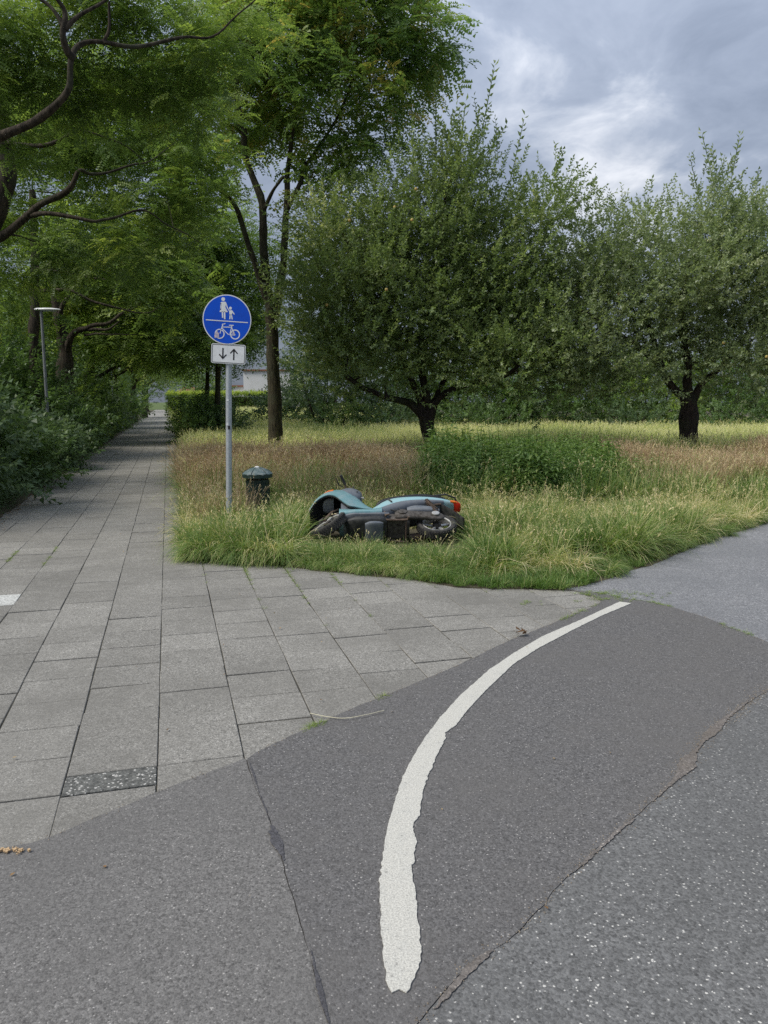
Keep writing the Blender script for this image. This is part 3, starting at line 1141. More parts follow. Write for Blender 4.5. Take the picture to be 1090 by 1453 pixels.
# ------------------------------------------------------------------ scattering grass with geometry nodes
def scatter(name, pts, rots, scl, coll, mat=None, parent=None):
    me = bpy.data.meshes.new(name)
    n = len(pts)
    me.vertices.add(n)
    me.vertices.foreach_set('co', np.ascontiguousarray(pts, dtype=np.float32).ravel())
    a = me.attributes.new('rot', 'FLOAT_VECTOR', 'POINT')
    a.data.foreach_set('vector', np.ascontiguousarray(rots, dtype=np.float32).ravel())
    a = me.attributes.new('scl', 'FLOAT_VECTOR', 'POINT')
    a.data.foreach_set('vector', np.ascontiguousarray(scl, dtype=np.float32).ravel())
    a = me.attributes.new('idx', 'INT', 'POINT')
    a.data.foreach_set('value', rng.integers(0, len(coll.objects), n).astype(np.int32))
    o = bpy.data.objects.new(name, me)
    C.objects.link(o)
    ng = bpy.data.node_groups.new(name + '_scatter', 'GeometryNodeTree')
    ng.interface.new_socket('Geometry', in_out='INPUT', socket_type='NodeSocketGeometry')
    ng.interface.new_socket('Geometry', in_out='OUTPUT', socket_type='NodeSocketGeometry')
    N, L = ng.nodes, ng.links
    gi, go = N.new('NodeGroupInput'), N.new('NodeGroupOutput')
    ci = N.new('GeometryNodeCollectionInfo')
    ci.inputs['Collection'].default_value = coll
    ci.inputs['Separate Children'].default_value = True
    ci.inputs['Reset Children'].default_value = True
    ip = N.new('GeometryNodeInstanceOnPoints')
    ip.inputs['Pick Instance'].default_value = True

    def attr(nm, t):
        q = N.new('GeometryNodeInputNamedAttribute')
        q.data_type = t
        q.inputs['Name'].default_value = nm
        return q.outputs['Attribute']
    e2r = N.new('FunctionNodeEulerToRotation')
    L.new(attr('rot', 'FLOAT_VECTOR'), e2r.inputs[0])
    L.new(gi.outputs[0], ip.inputs['Points'])
    L.new(ci.outputs[0], ip.inputs['Instance'])
    L.new(e2r.outputs[0], ip.inputs['Rotation'])
    L.new(attr('scl', 'FLOAT_VECTOR'), ip.inputs['Scale'])
    L.new(attr('idx', 'INT'), ip.inputs['Instance Index'])
    L.new(ip.outputs[0], go.inputs[0])
    md = o.modifiers.new('scatter', 'NODES')
    md.node_group = ng
    o['kind'] = 'stuff'
    return o


def tpl_coll(name, makers, mat):
    co = bpy.data.collections.new(name)
    for i, (V, T) in enumerate(makers):
        quads_obj(name + '_tuft', V, T, mat, coll=co)
    return co


def blade(p, yaw, h, lean, wd, segs=4, curl=1.0):
    """ribbon blade bending over; returns quads"""
    d = np.array([math.cos(yaw), math.sin(yaw), 0])
    s = np.array([-d[1], d[0], 0])
    tw = rng.normal() * .5
    s = unit(s + d * tw)
    pts = []
    ang = lean * .25
    q = np.array(p, float)
    pts.append(q.copy())
    for k in range(segs):
        ang += lean * curl / segs * (1 + k * .25)
        q = q + (h / segs) * (np.array([0, 0, 1]) * math.cos(ang) + d * math.sin(ang))
        q[2] = max(q[2], .01)
        pts.append(q.copy())
    qs = []
    for k in range(segs):
        w0 = wd * (1 - (k / segs) ** 1.6) + .0006
        w1 = wd * (1 - ((k + 1) / segs) ** 1.6) + .0006
        qs.append(np.array([pts[k] - s * w0, pts[k] + s * w0, pts[k + 1] + s * w1, pts[k + 1] - s * w1]))
    return qs, pts


def tuft(n, h, hv, r, lean, leanv, wd, bias=0.0, dry=.15, heads=0, tint=.35, segs=4, headcol=.95):
    qs, ts = [], []
    for i in range(n):
        a = rng.uniform(0, 2 * math.pi)
        rr = r * math.sqrt(rng.random())
        p = (rr * math.cos(a), rr * math.sin(a), 0)
        yaw = a + rng.normal() * .7
        if rng.random() < bias:
            yaw = rng.normal() * .5
        le = abs(rng.normal(lean, leanv))
        hh = h * (1 + rng.normal() * hv)
        q, _ = blade(p, yaw, max(.03, hh), le, wd * rng.uniform(.7, 1.2), segs)
        t = tint + rng.normal() * .12 + (.45 if rng.random() < dry else 0)
        qs += q
        ts += [t] * len(q)
    for i in range(heads):
        a = rng.uniform(0, 2 * math.pi)
        rr = r * math.sqrt(rng.random())
        hh = h * rng.uniform(1.1, 1.5)
        q, pts = blade((rr * math.cos(a), rr * math.sin(a), 0), rng.uniform(0, 6.3), hh, rng.uniform(.15, .6), wd * .5, segs)
        qs += q
        ts += [headcol - .15 + rng.normal() * .05] * len(q)
        tip, pr = pts[-1], pts[-2]
        dd = unit(tip - pr)
        hl = rng.uniform(.05, .11)
        for k in range(5):
            b = tip - dd * hl * (k / 5) * .9
            ld = unit(dd + rv() * .45)
            qs.append(leaf_quad(b, ld, rv(), .030, .011, .1))
            ts.append(headcol + rng.normal() * .05)
    return pack(qs, ts)


def tpl_nettle(h, big=.085):
    qs, ts = [], []
    for st in range(3):
        x0, y0 = rng.normal() * .07, rng.normal() * .07
        lx, ly = rng.normal() * .10, rng.normal() * .10
        hh = h * rng.uniform(.75, 1.1)
        top = np.array([x0 + lx, y0 + ly, hh])
        b0 = np.array([x0, y0, 0])
        qs += stem_quads(b0, top, .004)
        ts += [.1, .1]
        n = int(hh / .055)
        for k in range(n):
            s = (k + 1) / n
            if s < .15:
                continue
            p = b0 + (top - b0) * s
            a = k * math.pi / 2 + rng.normal() * .25
            sz = big * (1.15 - .75 * abs(s - .55) * 1.2) * (.5 if s > .93 else 1)
            for g in (0, math.pi):
                d = unit(np.array([math.cos(a + g), math.sin(a + g), rng.normal() * .2 - .15 + .6 * (s > .9)]))
                qs.append(leaf_quad(p, d, np.array([0, 0, 1.]) + rv() * .15, sz * rng.uniform(.8, 1.2), sz * .5, .15, .25))
                ts.append(.38 + .3 * s + rng.normal() * .1)
    return pack(qs, ts)


c_tall = tpl_coll('long_grass', [tuft(40, .52, .28, .06, 1.3, .5, .0048, .55, .16, 1, .27) for _ in range(6)] + [tuft(34, .48, .3, .07, .85, .45, .0048, .2, .28, 2, .30) for _ in range(3)], M['grass_blade'])
c_droop = tpl_coll('drooping_grass', [tuft(55, .58, .22, .06, 1.75, .35, .0046, .75, .22, 0, .26) for _ in range(5)], M['grass_blade'])
c_dry = tpl_coll('dry_grass', [tuft(14, .60, .3, .09, .5, .3, .0032, .2, .5, 11, .42, 3) for _ in range(6)], M['dry_grass'])
c_mead = tpl_coll('meadow_grass', [tuft(34, .36, .3, .16, .6, .3, .006, .2, .35, 7, .45, 2, .9) for _ in range(5)], M['meadow_blade'])
c_short = tpl_coll('short_grass', [tuft(26, .09, .3, .05, .8, .4, .0028, .1, .05, 0, .45, 3) for _ in range(4)], M['grass_short'])
c_joint = tpl_coll('joint_grass', [tuft(16, .12, .35, .05, 1.1, .5, .003, .1, .35, 0, .5, 3) for _ in range(4)], M['moss'])
c_net = tpl_coll('nettle', [tpl_nettle(rng.uniform(.75, 1.0), .10) for _ in range(6)], M['nettle_leaf'])
c_weed = tpl_coll('low_weed', [tpl_nettle(.42, .075) for _ in range(5)], M['shrub_leaf_blue'])
c_weedg = tpl_coll('green_weed', [tpl_nettle(.40, .07) for _ in range(3)] + [tuft(22, .4, .3, .08, .7, .3, .004, .2, .2, 2, .35) for _ in range(3)], M['nettle_leaf'])


def fill(xr, yr, dens, test, jitter=True):
    n = int((xr[1] - xr[0]) * (yr[1] - yr[0]) * dens)
    x = rng.uniform(xr[0], xr[1], n)
    y = rng.uniform(yr[0], yr[1], n)
    keep = test(x, y)
    return np.stack([x[keep], y[keep], np.full(keep.sum(), .012)], 1)


def in_poly(x, y, poly):
    P_ = np.array([(p[0], p[1]) for p in poly])
    r = np.zeros(len(x), bool)
    j = len(P_) - 1
    for i in range(len(P_)):
        xi, yi, xj, yj = P_[i][0], P_[i][1], P_[j][0], P_[j][1]
        if yi != yj:
            c = ((yi > y) != (yj > y)) & (x < (xj - xi) * (y - yi) / (yj - yi) + xi)
            r ^= c
        j = i
    return r


def seg_dist(x, y, line):
    P_ = np.array([(p[0], p[1]) for p in line])
    P_ = P_[::max(1, len(P_) // 120)]
    d = np.full(len(x), 1e9)
    nx = np.zeros(len(x))
    ny = np.zeros(len(x))
    for a, b in zip(P_[:-1], P_[1:]):
        ab = b - a
        L2 = (ab ** 2).sum() + 1e-9
        t = np.clip(((x - a[0]) * ab[0] + (y - a[1]) * ab[1]) / L2, 0, 1)
        qx, qy = a[0] + ab[0] * t, a[1] + ab[1] * t
        dd = np.hypot(x - qx, y - qy)
        m = dd < d
        d[m] = dd[m]
        nx[m] = (qx - x)[m]
        ny[m] = (qy - y)[m]
    return d, nx, ny


def pxy(x, y):
    return 545 + 1101 * x / y


def view(x, y, m=90):
    p = pxy(x, y)
    return (p > -m) & (p < 1090 + m)


def wnoise(x, y, s, o=0.0):
    return np.array([mnoise.noise(Vector((a * s + o, b * s - o, o))) for a, b in zip(x, y)])


def rots(n, yaw=None, tilt=.12):
    y = rng.uniform(0, 2 * math.pi, n) if yaw is None else yaw
    return np.stack([rng.normal(size=n) * tilt, rng.normal(size=n) * tilt, y], 1)


def scl(n, a, b, z=None):
    s = rng.uniform(a, b, n)
    return np.stack([s, s, s * (z if z is not None else 1)], 1)


VP_ = [(p[0], p[1]) for p in VERGE]
# nettle patch outline in the world
NET = [G(565, 700), G(640, 716), G(740, 724), G(840, 722), G(915, 702), (4.9, 15.6), (4.6, 17.2), (2.5, 17.6), (.9, 17.4), (.6, 15.2)]
NETP = [(p[0], p[1]) for p in NET]
edge_all = front + ROAD_EDGE[:200]
path_line = [uv2w(PATH_R, v) for v in np.arange(4, 40, 1.0)]

# scooter and bin footprints kept clear of tall tufts
SC_G = G(545, 768)


def clear_things(x, y):
    a = (np.abs(x - SC_G.x) < .86) & (y > SC_G.y - .12) & (y < SC_G.y + .95)
    b = np.hypot(x - W(366, 700, 10.6).x, y - 10.6) < .24
    c = np.hypot(x - W(323, 740, 9.75).x, y - 9.75) < .06
    return ~(a | b | c)


# tall verge grass
P0 = fill((-3.2, 11), (7.0, 13.6), 190, lambda x, y: in_poly(x, y, VP_) & view(x, y) & ~in_poly(x, y, NETP) & clear_things(x, y))
d, nx, ny = seg_dist(P0[:, 0], P0[:, 1], edge_all)
keep = d > .10
P0, d, nx, ny = P0[keep], d[keep], nx[keep], ny[keep]
px_ = pxy(P0[:, 0], P0[:, 1])
hn = wnoise(P0[:, 0], P0[:, 1], .9, 3.3)
zs = np.clip(.54 + .45 * hn + .5 * wnoise(P0[:, 0], P0[:, 1], 2.2, 1.3), .22, 1.05)
# lower in front of the scooter and near the road tip
zs = np.where((np.abs(P0[:, 0] - SC_G.x) < 1.0) & (P0[:, 1] < SC_G.y + .1), zs * np.clip(.10 + .42 * (SC_G.y - .2 - P0[:, 1]), .10, .5), zs)
zs = zs * np.clip(1.22 - (P0[:, 1] - 7.5) * .19, .34, 1.12)
BIN = W(366, 700, 10.6)
zs = np.where((np.hypot(P0[:, 0] - BIN.x, P0[:, 1] - BIN.y + .35) < .5), zs * .55, zs)
zs = np.where((np.abs(px_ - 800) < 70) & (P0[:, 1] < 7.9), zs * .3, zs)
n = len(P0)
yaw = wnoise(P0[:, 0], P0[:, 1], .7, 8.1) * 5 + rng.normal(size=n) * 1.0 - 1.3
far_m = d > .30
s3 = scl(n, .75, 1.15) * zs[:, None]
s3[:, 0:2] = s3[:, 0:2] / np.maximum(zs[:, None], .5) ** .5
long_g = scatter('long_verge_grass', P0[far_m], rots(far_m.sum(), yaw[far_m], .24), s3[far_m], c_tall)
tag(long_g, 'long tangled green and straw coloured grass around the fallen scooter', 'grass')
# drooping fringe along the paving and road edges, leaning outwards
Pf = fill((-3.2, 11), (7.0, 13.6), 330, lambda x, y: in_poly(x, y, VP_) & view(x, y) & clear_things(x, y))
d, nx, ny = seg_dist(Pf[:, 0], Pf[:, 1], edge_all)
k = (d < .42) & (d > .05)
pxx = pxy(Pf[:, 0], Pf[:, 1])
k &= ~((pxx > 770) & (pxx < 870) & (d < .30))
Pf, nx, ny = Pf[k], nx[k], ny[k]
yaw = np.arctan2(ny, nx) + rng.normal(size=len(Pf)) * .45
hf = np.clip(.55 + .9 * wnoise(Pf[:, 0], Pf[:, 1], 2.1, 5.0), .25, 1.1)
hf = np.where(pxy(Pf[:, 0], Pf[:, 1]) < 440, np.maximum(hf, .8), hf)
hf = np.where(pxy(Pf[:, 0], Pf[:, 1]) > 830, hf * .7, hf)
hf = np.where(np.abs(Pf[:, 0] - SC_G.x) < 1.0, np.minimum(hf, .42), hf)
s3 = scl(len(Pf), .65, .95) * hf[:, None]
fr = scatter('drooping_fringe_grass', Pf, rots(len(Pf), yaw, .2), s3, c_droop)
tag(fr, 'long grass drooping over the front edge of the slabs', 'grass')
# fringe along path side
Pp = fill((-9, 1), (7.2, 28), 150, lambda x, y: in_poly(x, y, VP_) & view(x, y))
d, nx, ny = seg_dist(Pp[:, 0], Pp[:, 1], path_line)
k = (d < .5) & (d > .20)
Pp, nx, ny, d = Pp[k], nx[k], ny[k], d[k]
yaw = np.arctan2(ny, nx) + rng.normal(size=len(Pp)) * .7
s3 = scl(len(Pp), .5, .85) * np.clip(.45 + 1.0 * d, .3, 1)[:, None]
fr2 = scatter('path_edge_grass', Pp, rots(len(Pp), yaw, .15), s3, c_tall)
tag(fr2, 'grass leaning over the right edge of the footpath', 'grass')
# short bright grass at the tip by the road and along the edges
Ps = fill((-3, 9), (6.5, 12), 800, lambda x, y: in_poly(x, y, VP_) & view(x, y))
d, nx, ny = seg_dist(Ps[:, 0], Ps[:, 1], edge_all)
pxx = pxy(Ps[:, 0], Ps[:, 1])
k = ((d < .20) & (rng.random(len(d)) < .10)) | ((pxx > 745) & (pxx < 850) & (d < .45) & (rng.random(len(d)) < .7)) | ((pxx > 590) & (pxx <= 745) & (d < .3) & (rng.random(len(d)) < .5))
Ps = Ps[k]
k = wnoise(Ps[:, 0], Ps[:, 1], 3, 2) > -.25
Ps = Ps[k]
sg = scatter('short_edge_grass', Ps, rots(len(Ps)), scl(len(Ps), .45, 1.1), c_short)
tag(sg, 'short bright green grass at the tip of the verge', 'grass')


# dry brown tall grass
def dry_test(x, y):
    t = in_poly(x, y, VP_) & view(x, y, 60) & ~in_poly(x, y, NETP)
    px = pxy(x, y)
    lim = np.where(px < 600, 11.7, 13.2) + .5 * np.sin(x * 2.1)
    return t & (y > lim) & (y < 18.3)


Pd = fill((-6.5, 12), (11, 20.5), 95, dry_test)
kb = ~((np.abs(Pd[:, 0] - BIN.x) < .28) & (Pd[:, 1] < 10.9))
Pd = Pd[kb]
hd = np.clip(1.0 + .5 * wnoise(Pd[:, 0], Pd[:, 1], .5, 1.0), .6, 1.3)
hd = .80 * hd * np.clip((Pd[:, 1] - 10.6) / 2.5, .5, 1.0)
dg = scatter('dry_tall_grass', Pd, rots(len(Pd), None, .1), scl(len(Pd), .8, 1.1) * hd[:, None], c_dry)
tag(dg, 'tall reddish brown dry grass gone to seed in front of the meadow', 'grass')
# green understorey in dry band
Pu = fill((-6.5, 12), (12.0, 18.3), 30, lambda x, y: in_poly(x, y, VP_) & view(x, y, 60))
ug = scatter('undergrowth_grass', Pu, rots(len(Pu)), scl(len(Pu), .8, 1.2), c_tall)
tag(ug, 'green grass standing among the dry stems', 'grass')
# straw coloured lodged tufts in patches
Pz = fill((-3, 9), (7.2, 12.5), 60, lambda x, y: in_poly(x, y, VP_) & view(x, y) & clear_things(x, y) & ~in_poly(x, y, NETP))
d, nx, ny = seg_dist(Pz[:, 0], Pz[:, 1], edge_all)
k = (d > .12) & (wnoise(Pz[:, 0], Pz[:, 1], .95, 12.0) > .06)
k &= ~((np.abs(Pz[:, 0] - SC_G.x) < 1.0) & (Pz[:, 1] < SC_G.y + .1))
Pz, nx, ny = Pz[k], nx[k], ny[k]
c_straw = tpl_coll('straw_grass', [tuft(34, .42, .3, .07, 1.6, .5, .0042, .5, .75, 3, .45) for _ in range(4)], M['grass_blade'])
zg = scatter('straw_grass', Pz, rots(len(Pz), np.arctan2(ny, nx) + rng.normal(size=len(Pz)) * .8, .3), scl(len(Pz), .5, .95), c_straw)
tag(zg, 'bleached straw coloured patches in the long verge grass', 'grass')
# clump of dry weeds by the sign post and bin
Pc = np.array([(W(x, 700, dd).x, dd, .012) for x, dd in [(300 + rng.normal() * 10, 9.9 + rng.normal() * .25) for _ in range(16)] + [(341 + rng.normal() * 6, 10.15 + rng.normal() * .12) for _ in range(15)]])
dc = scatter('dry_weed_clump', Pc, rots(len(Pc), None, .2), scl(len(Pc), .55, .85), c_dry)
tag(dc, 'straw coloured dry weeds beside the litter bin and sign post', 'grass')


# meadow beyond
def mead_test(x, y):
    return view(x, y, 40) & (w2uv_np(x, y) > PATH_R + .3)


def w2uv_np(x, y):
    return (x - O2.x) * EU.x + (y - O2.y) * EU.y


Pm = fill((-30, 22), (17.8, 46), 18, mead_test)
hm = np.clip(1 + .5 * wnoise(Pm[:, 0], Pm[:, 1], .3, 4.0), .7, 1.3)
mg = scatter('meadow_grass', Pm, rots(len(Pm)), scl(len(Pm), 1.0, 1.5) * hm[:, None], c_mead)
tag(mg, 'bright yellow green meadow grass behind the apple trees', 'grass')
Pm2 = fill((-32, 0), (46, 95), 3.0, mead_test)
mg2 = scatter('far_meadow_grass', Pm2, rots(len(Pm2)), scl(len(Pm2), 1.4, 2.4), c_mead)
tag(mg2, 'pale green lawn far behind, in front of the clipped hedge', 'grass')

# nettles
Pn = fill((-.5, 6), (11.5, 18), 70, lambda x, y: in_poly(x + .35 * np.sin(y * 3.1 + x), y + .3 * np.sin(x * 2.7), NETP))
hn = np.clip(.80 + .55 * wnoise(Pn[:, 0], Pn[:, 1], 1.5, 2.0) + rng.normal(size=len(Pn)) * .10, .45, 1.25)
front_y = np.interp(Pn[:, 0], [.2, 1, 2.2, 3.4, 4.3], [12.9, 12.3, 12.0, 12.3, 13.0])
hn = 1.08 * hn * np.clip(.85 + .4 * (Pn[:, 1] - front_y), .6, 1.0)
edge_d = seg_dist(Pn[:, 0], Pn[:, 1], [Vector((p[0], p[1], 0)) for p in NETP] + [Vector((NETP[0][0], NETP[0][1], 0))])[0]
hn = .95 * hn * np.clip(.6 + .75 * edge_d, .5, 1.0)
keepn = rng.random(len(Pn)) < np.clip(.55 + 1.6 * edge_d, 0, 1)
Pn, hn = Pn[keepn], hn[keepn]
nt = scatter('nettle_patch', Pn, rots(len(Pn), None, .12), scl(len(Pn), .85, 1.15) * hn[:, None], c_net)
tag(nt, 'dense dark green nettle patch between the scooter and the right apple tree', 'nettles')

# weeds along left path edge, low
bank_line = [uv2w(PATH_L, v) for v in np.arange(3, 60, 1.0)]


def bank_test(x, y):
    u = w2uv_np(x, y)
    return (u < PATH_L - .05) & (u > PATH_L - 1.7) & view(x, y, 130)


Pb = fill((-22, -3), (8.5, 62), 42, bank_test)
k = rng.random(len(Pb)) < np.clip(16 / Pb[:, 1], .1, 1) ** 1.1
Pb = Pb[k]
ub = PATH_L - w2uv_np(Pb[:, 0], Pb[:, 1])
hb = np.clip(.35 + .95 * ub, .35, 1.9) * (1 + .3 * wnoise(Pb[:, 0], Pb[:, 1], .8, 6))
s3 = scl(len(Pb), .85, 1.25) * np.clip(hb, .35, 2)[:, None]
bsel = wnoise(Pb[:, 0], Pb[:, 1], .45, 7.7) > .0
bl = scatter('bank_weeds', Pb[bsel], rots(int(bsel.sum()), None, .2), s3[bsel], c_weedg)
tag(bl, 'fresh green weeds along the left edge of the footpath', 'weeds')
bl2 = scatter('bank_ground_cover', Pb[~bsel], rots(int((~bsel).sum()), None, .2), s3[~bsel], c_weed)
tag(bl2, 'blue green ground cover along the left edge of the footpath', 'weeds')

# weeds on the right near the path further off
# litter along path edges
def litter(name, pts, size, label):
    n = len(pts)
    q = []
    tv = np.array([[0, 0, 0], [.5, .28, .06], [1, 0, .02], [0, 0, 0], [1, 0, .02], [.5, -.28, .08]])
    V, T = stamp([(tv, np.array([0., 0.]))], pts, np.stack([rng.normal(size=n), rng.normal(size=n), rng.normal(size=n) * .1], 1),
                 np.tile([0, 0, 1.], (n, 1)) + rng.normal(size=(n, 3)) * .25, size * rng.uniform(.5, 1.3, n), rng.uniform(0, 1, n))
    o = quads_obj(name, V, T, M['litter'])
    tag(o, label, 'leaf litter', None, 'stuff')
    return o


def along(u0, spread, v0, v1, n):
    u = u0 + np.abs(rng.normal(size=n)) * spread * (1 if u0 < 0 else -1)
    v = rng.uniform(v0, v1, n)
    return np.stack([O2.x + EU.x * u + EV.x * v, O2.y + EU.y * u + EV.y * v, np.full(n, .006)], 1)


litter('leaf_litter_right', along(PATH_R + .04, .05, 4.2, 24, 1900), .028, 'brown fallen leaves along the right edge of the footpath')
litter('leaf_litter_left', along(PATH_L - .06, .13, 3.6, 30, 2400), .030, 'brown fallen leaves along the left edge of the footpath')
litter('scattered_leaves', np.stack([rng.uniform(-5, 6, 120), rng.uniform(2.2, 10, 120), np.full(120, .014)], 1), .020, 'single small dead leaves scattered over slabs and asphalt')

# moss and grass sprigs in joints
jp = []
for col, v0, v1, n in ((1, 3.0, 4.0, 10), (2, 2.8, 4.0, 40), (3, 2.6, 4.0, 70), (4, 2.6, 3.8, 60), (5, 2.8, 3.7, 70), (6, 2.7, 3.6, 60), (7, 2.6, 3.5, 60), (8, 2.4, 3.3, 50), (-3, 4.2, 5.4, 26), (-4, 4.6, 5.2, 26)):
    for _ in range(n):
        v = v1 - abs(rng.normal()) * (v1 - v0) * .6 if col > 0 else rng.uniform(v0, v1)
        p = uv2w(col * TW + rng.normal() * .007, v)
        if not inside(p, VERGE):
            jp.append((p.x, p.y, .0))
for line, n, lo, hi, sp in ((FARC, 150, 0, .75, .012), (PAVE_EDGE, 90, .75, 1.0, .012), (PAVE_EDGE, 70, .34, .44, .01)):
    for _ in range(n):
        i = int(len(line) * rng.uniform(lo, hi))
        p = line[min(i, len(line) - 1)]
        c = mnoise.noise(p * 2.3)
        if c > -.05:
            jp.append((p.x + rng.normal() * sp, p.y + rng.normal() * sp, .004))
for (px, py, n, sp) in ((900, 845, 30, .09), (862, 852, 30, .08), (845, 842, 30, .10), (740, 857, 10, .05)):
    g = G(px, py)
    for _ in range(n):
        jp.append((g.x + rng.normal() * sp * 1.6, g.y + rng.normal() * sp * .7, .006))
jp = np.array(jp)
js = scatter('joint_sprigs', jp, rots(len(jp)), scl(len(jp), .12, .34, .6), c_joint)
tag(js, 'small grass sprigs and moss growing in the slab joints and asphalt cracks', 'grass')


# ------------------------------------------------------------------ traffic sign
def sign():
    X = W(324.5, 740, 9.75)
    root = empty('traffic_sign', (X.x, X.y, 0))
    tag(root, 'round blue shared path sign with white two way plate on a grey steel post', 'traffic sign')
    xt = W(324.5, 454, 9.75).x - X.x
    post = MB().tube([(0, 0, -.1), (xt * .58, 0, 1.5), (xt * 1.1, 0, 2.82)], .038, 20)
    po = post.build('post', M['galv'], root, smooth=True)
    # stickers on the post
    st = MB().box((.012 + xt * .5, -.0385, 1.32), (.03, .004, .045))
    st.build('sticker', M['black'], po)
    MB().box((-.010 + xt * .5, -.0385, 1.36), (.028, .004, .03)).build('sticker', M['white'], po)
    MB().box((-.006 + xt * .6, -.0385, 1.66), (.03, .004, .02)).build('sticker', M['white'], po)
    # panel frame: X right, Y up, Z towards the camera
    roll = math.radians(-3.4)

    def panel(cx, cz, y):
        return Matrix.Translation((cx, y, cz)) @ Matrix.Rotation(math.radians(90), 4, 'X') @ Matrix.Rotation(roll, 4, 'Z')

    def circ(r, n=64, c=(0, 0)):
        return [(c[0] + r * math.cos(2 * math.pi * i / n), c[1] + r * math.sin(2 * math.pi * i / n)) for i in range(n)]
    R = .300
    dz = CAMH + (569 - 454) / 1101 * 9.70 - .022
    mt = panel(xt - .010, dz, -.052)
    disc = MB().prism(circ(R), 0, .003, mt).build('disc', M['white'], root)
    MB().prism(circ(R - .012), .0025, .0045, mt).build('blue_face', M['blue'], disc)
    k = R / 413.0        # zoomed drawing scale: disc radius 413 px, centre (520, 533)

    def q(x, y):
        # undo the roll of the photographed drawing
        a, b = (x - 519) * k, -(y - 535) * k
        c, s = math.cos(-roll), math.sin(-roll)
        return (a * c - b * s, a * s + b * c)

    def bar(mb, a, b, wd, z0=.004, z1=.0062):
        a, b = Vector(q(*a)), Vector(q(*b))
        t = (b - a).normalized()
        n = Vector((-t.y, t.x)) * wd * k / 2
        e = t * wd * k * .15
        mb.prism([a - e - n, b + e - n, b + e + n, a - e + n], z0, z1, mt)

    def ring(mb, c, ro, ri, z0=.004, z1=.0062, n=36):
        c = q(*c)
        o_, i_ = circ(ro * k, n, c), circ(ri * k, n, c)
        rr = [[mt @ Vector((*p, z1)) for p in o_], [mt @ Vector((*p, z1)) for p in i_], [mt @ Vector((*p, z0)) for p in i_], [mt @ Vector((*p, z0)) for p in o_]]
        mb.rings(rr, loop=True)
    mb = MB()
    bar(mb, (165, 537), (872, 585), 15)
    mb.build('divider', M['white'], disc)

    def blob(mb, pts, z0=.004, z1=.0062):
        mb.prism([q(*p) for p in pts], z0, z1, mt)
    wm = MB()
    wm.prism([q(467 + 31 * math.cos(a), 199 + 32 * math.sin(a)) for a in np.linspace(0, 2 * math.pi, 24, endpoint=False)], .004, .0062, mt)
    blob(wm, [(432, 243), (500, 240), (512, 262), (500, 330), (540, 412), (398, 408), (428, 330), (418, 262)])
    bar(wm, (446, 405), (450, 500), 24)
    bar(wm, (484, 405), (483, 525), 24)
    bar(wm, (425, 262), (420, 375), 14)
    bar(wm, (503, 250), (535, 340), 18, .0041, .0064)
    bar(wm, (533, 340), (562, 385), 15)
    wm.build('woman_symbol', M['white'], disc)
    ch = MB()
    ch.prism([q(584 + 24 * math.cos(a), 347 + 25 * math.sin(a)) for a in np.linspace(0, 2 * math.pi, 20, endpoint=False)], .004, .0062, mt)
    blob(ch, [(560, 382), (608, 380), (622, 400), (606, 460), (566, 462), (563, 410)])
    bar(ch, (578, 455), (570, 525), 20)
    bar(ch, (598, 455), (610, 528), 18)
    bar(ch, (610, 392), (648, 448), 16, .0041, .0064)
    ch.build('child_symbol', M['white'], disc)
    bk = MB()
    ring(bk, (390, 770), 83, 66)
    ring(bk, (652, 782), 83, 66)
    bar(bk, (396, 765), (447, 612), 13)
    bar(bk, (428, 658), (602, 660), 13, .0041, .0063)
    bar(bk, (430, 672), (540, 785), 13, .0042, .0064)
    bar(bk, (602, 640), (560, 790), 13, .0043, .0065)
    bar(bk, (598, 668), (650, 790), 11, .0044, .0066)
    bar(bk, (560, 788), (650, 792), 11, .0045, .0067)
    bar(bk, (557, 628), (630, 630), 15, .0046, .0068)
    bar(bk, (440, 612), (492, 602), 13, .0047, .0069)
    bar(bk, (436, 618), (452, 640), 12, .0040, .0071)
    bk.build('bicycle_symbol', M['white'], disc)
    sc = MB()
    blob(sc, [(300, 800), (318, 745), (352, 728), (378, 760), (380, 822), (350, 838), (298, 836)], .0062, .0074)
    sc.build('torn_sticker', M['scuff'], disc)
    sc = MB()
    blob(sc, [(600, 760), (612, 742), (636, 748), (645, 780), (618, 790)], .0068, .0076)
    sc.build('torn_sticker', M['scuff'], disc)
    # lower plate
    pz = CAMH + (569 - 503.5) / 1101 * 9.70
    mt2 = panel(xt * .93, pz, -.048)
    kk = .0088 * 1.0

    def rrect(w_, h_, r, n=6):
        out = []
        for cx, cy, a0 in ((w_ / 2 - r, h_ / 2 - r, 0), (-w_ / 2 + r, h_ / 2 - r, 90), (-w_ / 2 + r, -h_ / 2 + r, 180), (w_ / 2 - r, -h_ / 2 + r, 270)):
            for i in range(n + 1):
                a = math.radians(a0 + 90 * i / n)
                out.append((cx + r * math.cos(a), cy + r * math.sin(a)))
        return out
    PW, PH = .424, .240
    pl = MB().prism(rrect(PW, PH, .025), 0, .003, mt2).build('direction_plate', M['white'], root)
    fr = MB()
    a_, b_ = rrect(PW - .018, PH - .018, .019), rrect(PW - .030, PH - .030, .014)
    fr.rings([[mt2 @ Vector((*p, .0045)) for p in a_], [mt2 @ Vector((*p, .0045)) for p in b_], [mt2 @ Vector((*p, .0025)) for p in b_], [mt2 @ Vector((*p, .0025)) for p in a_]], loop=True)
    fr.build('black_border', M['black'], pl)

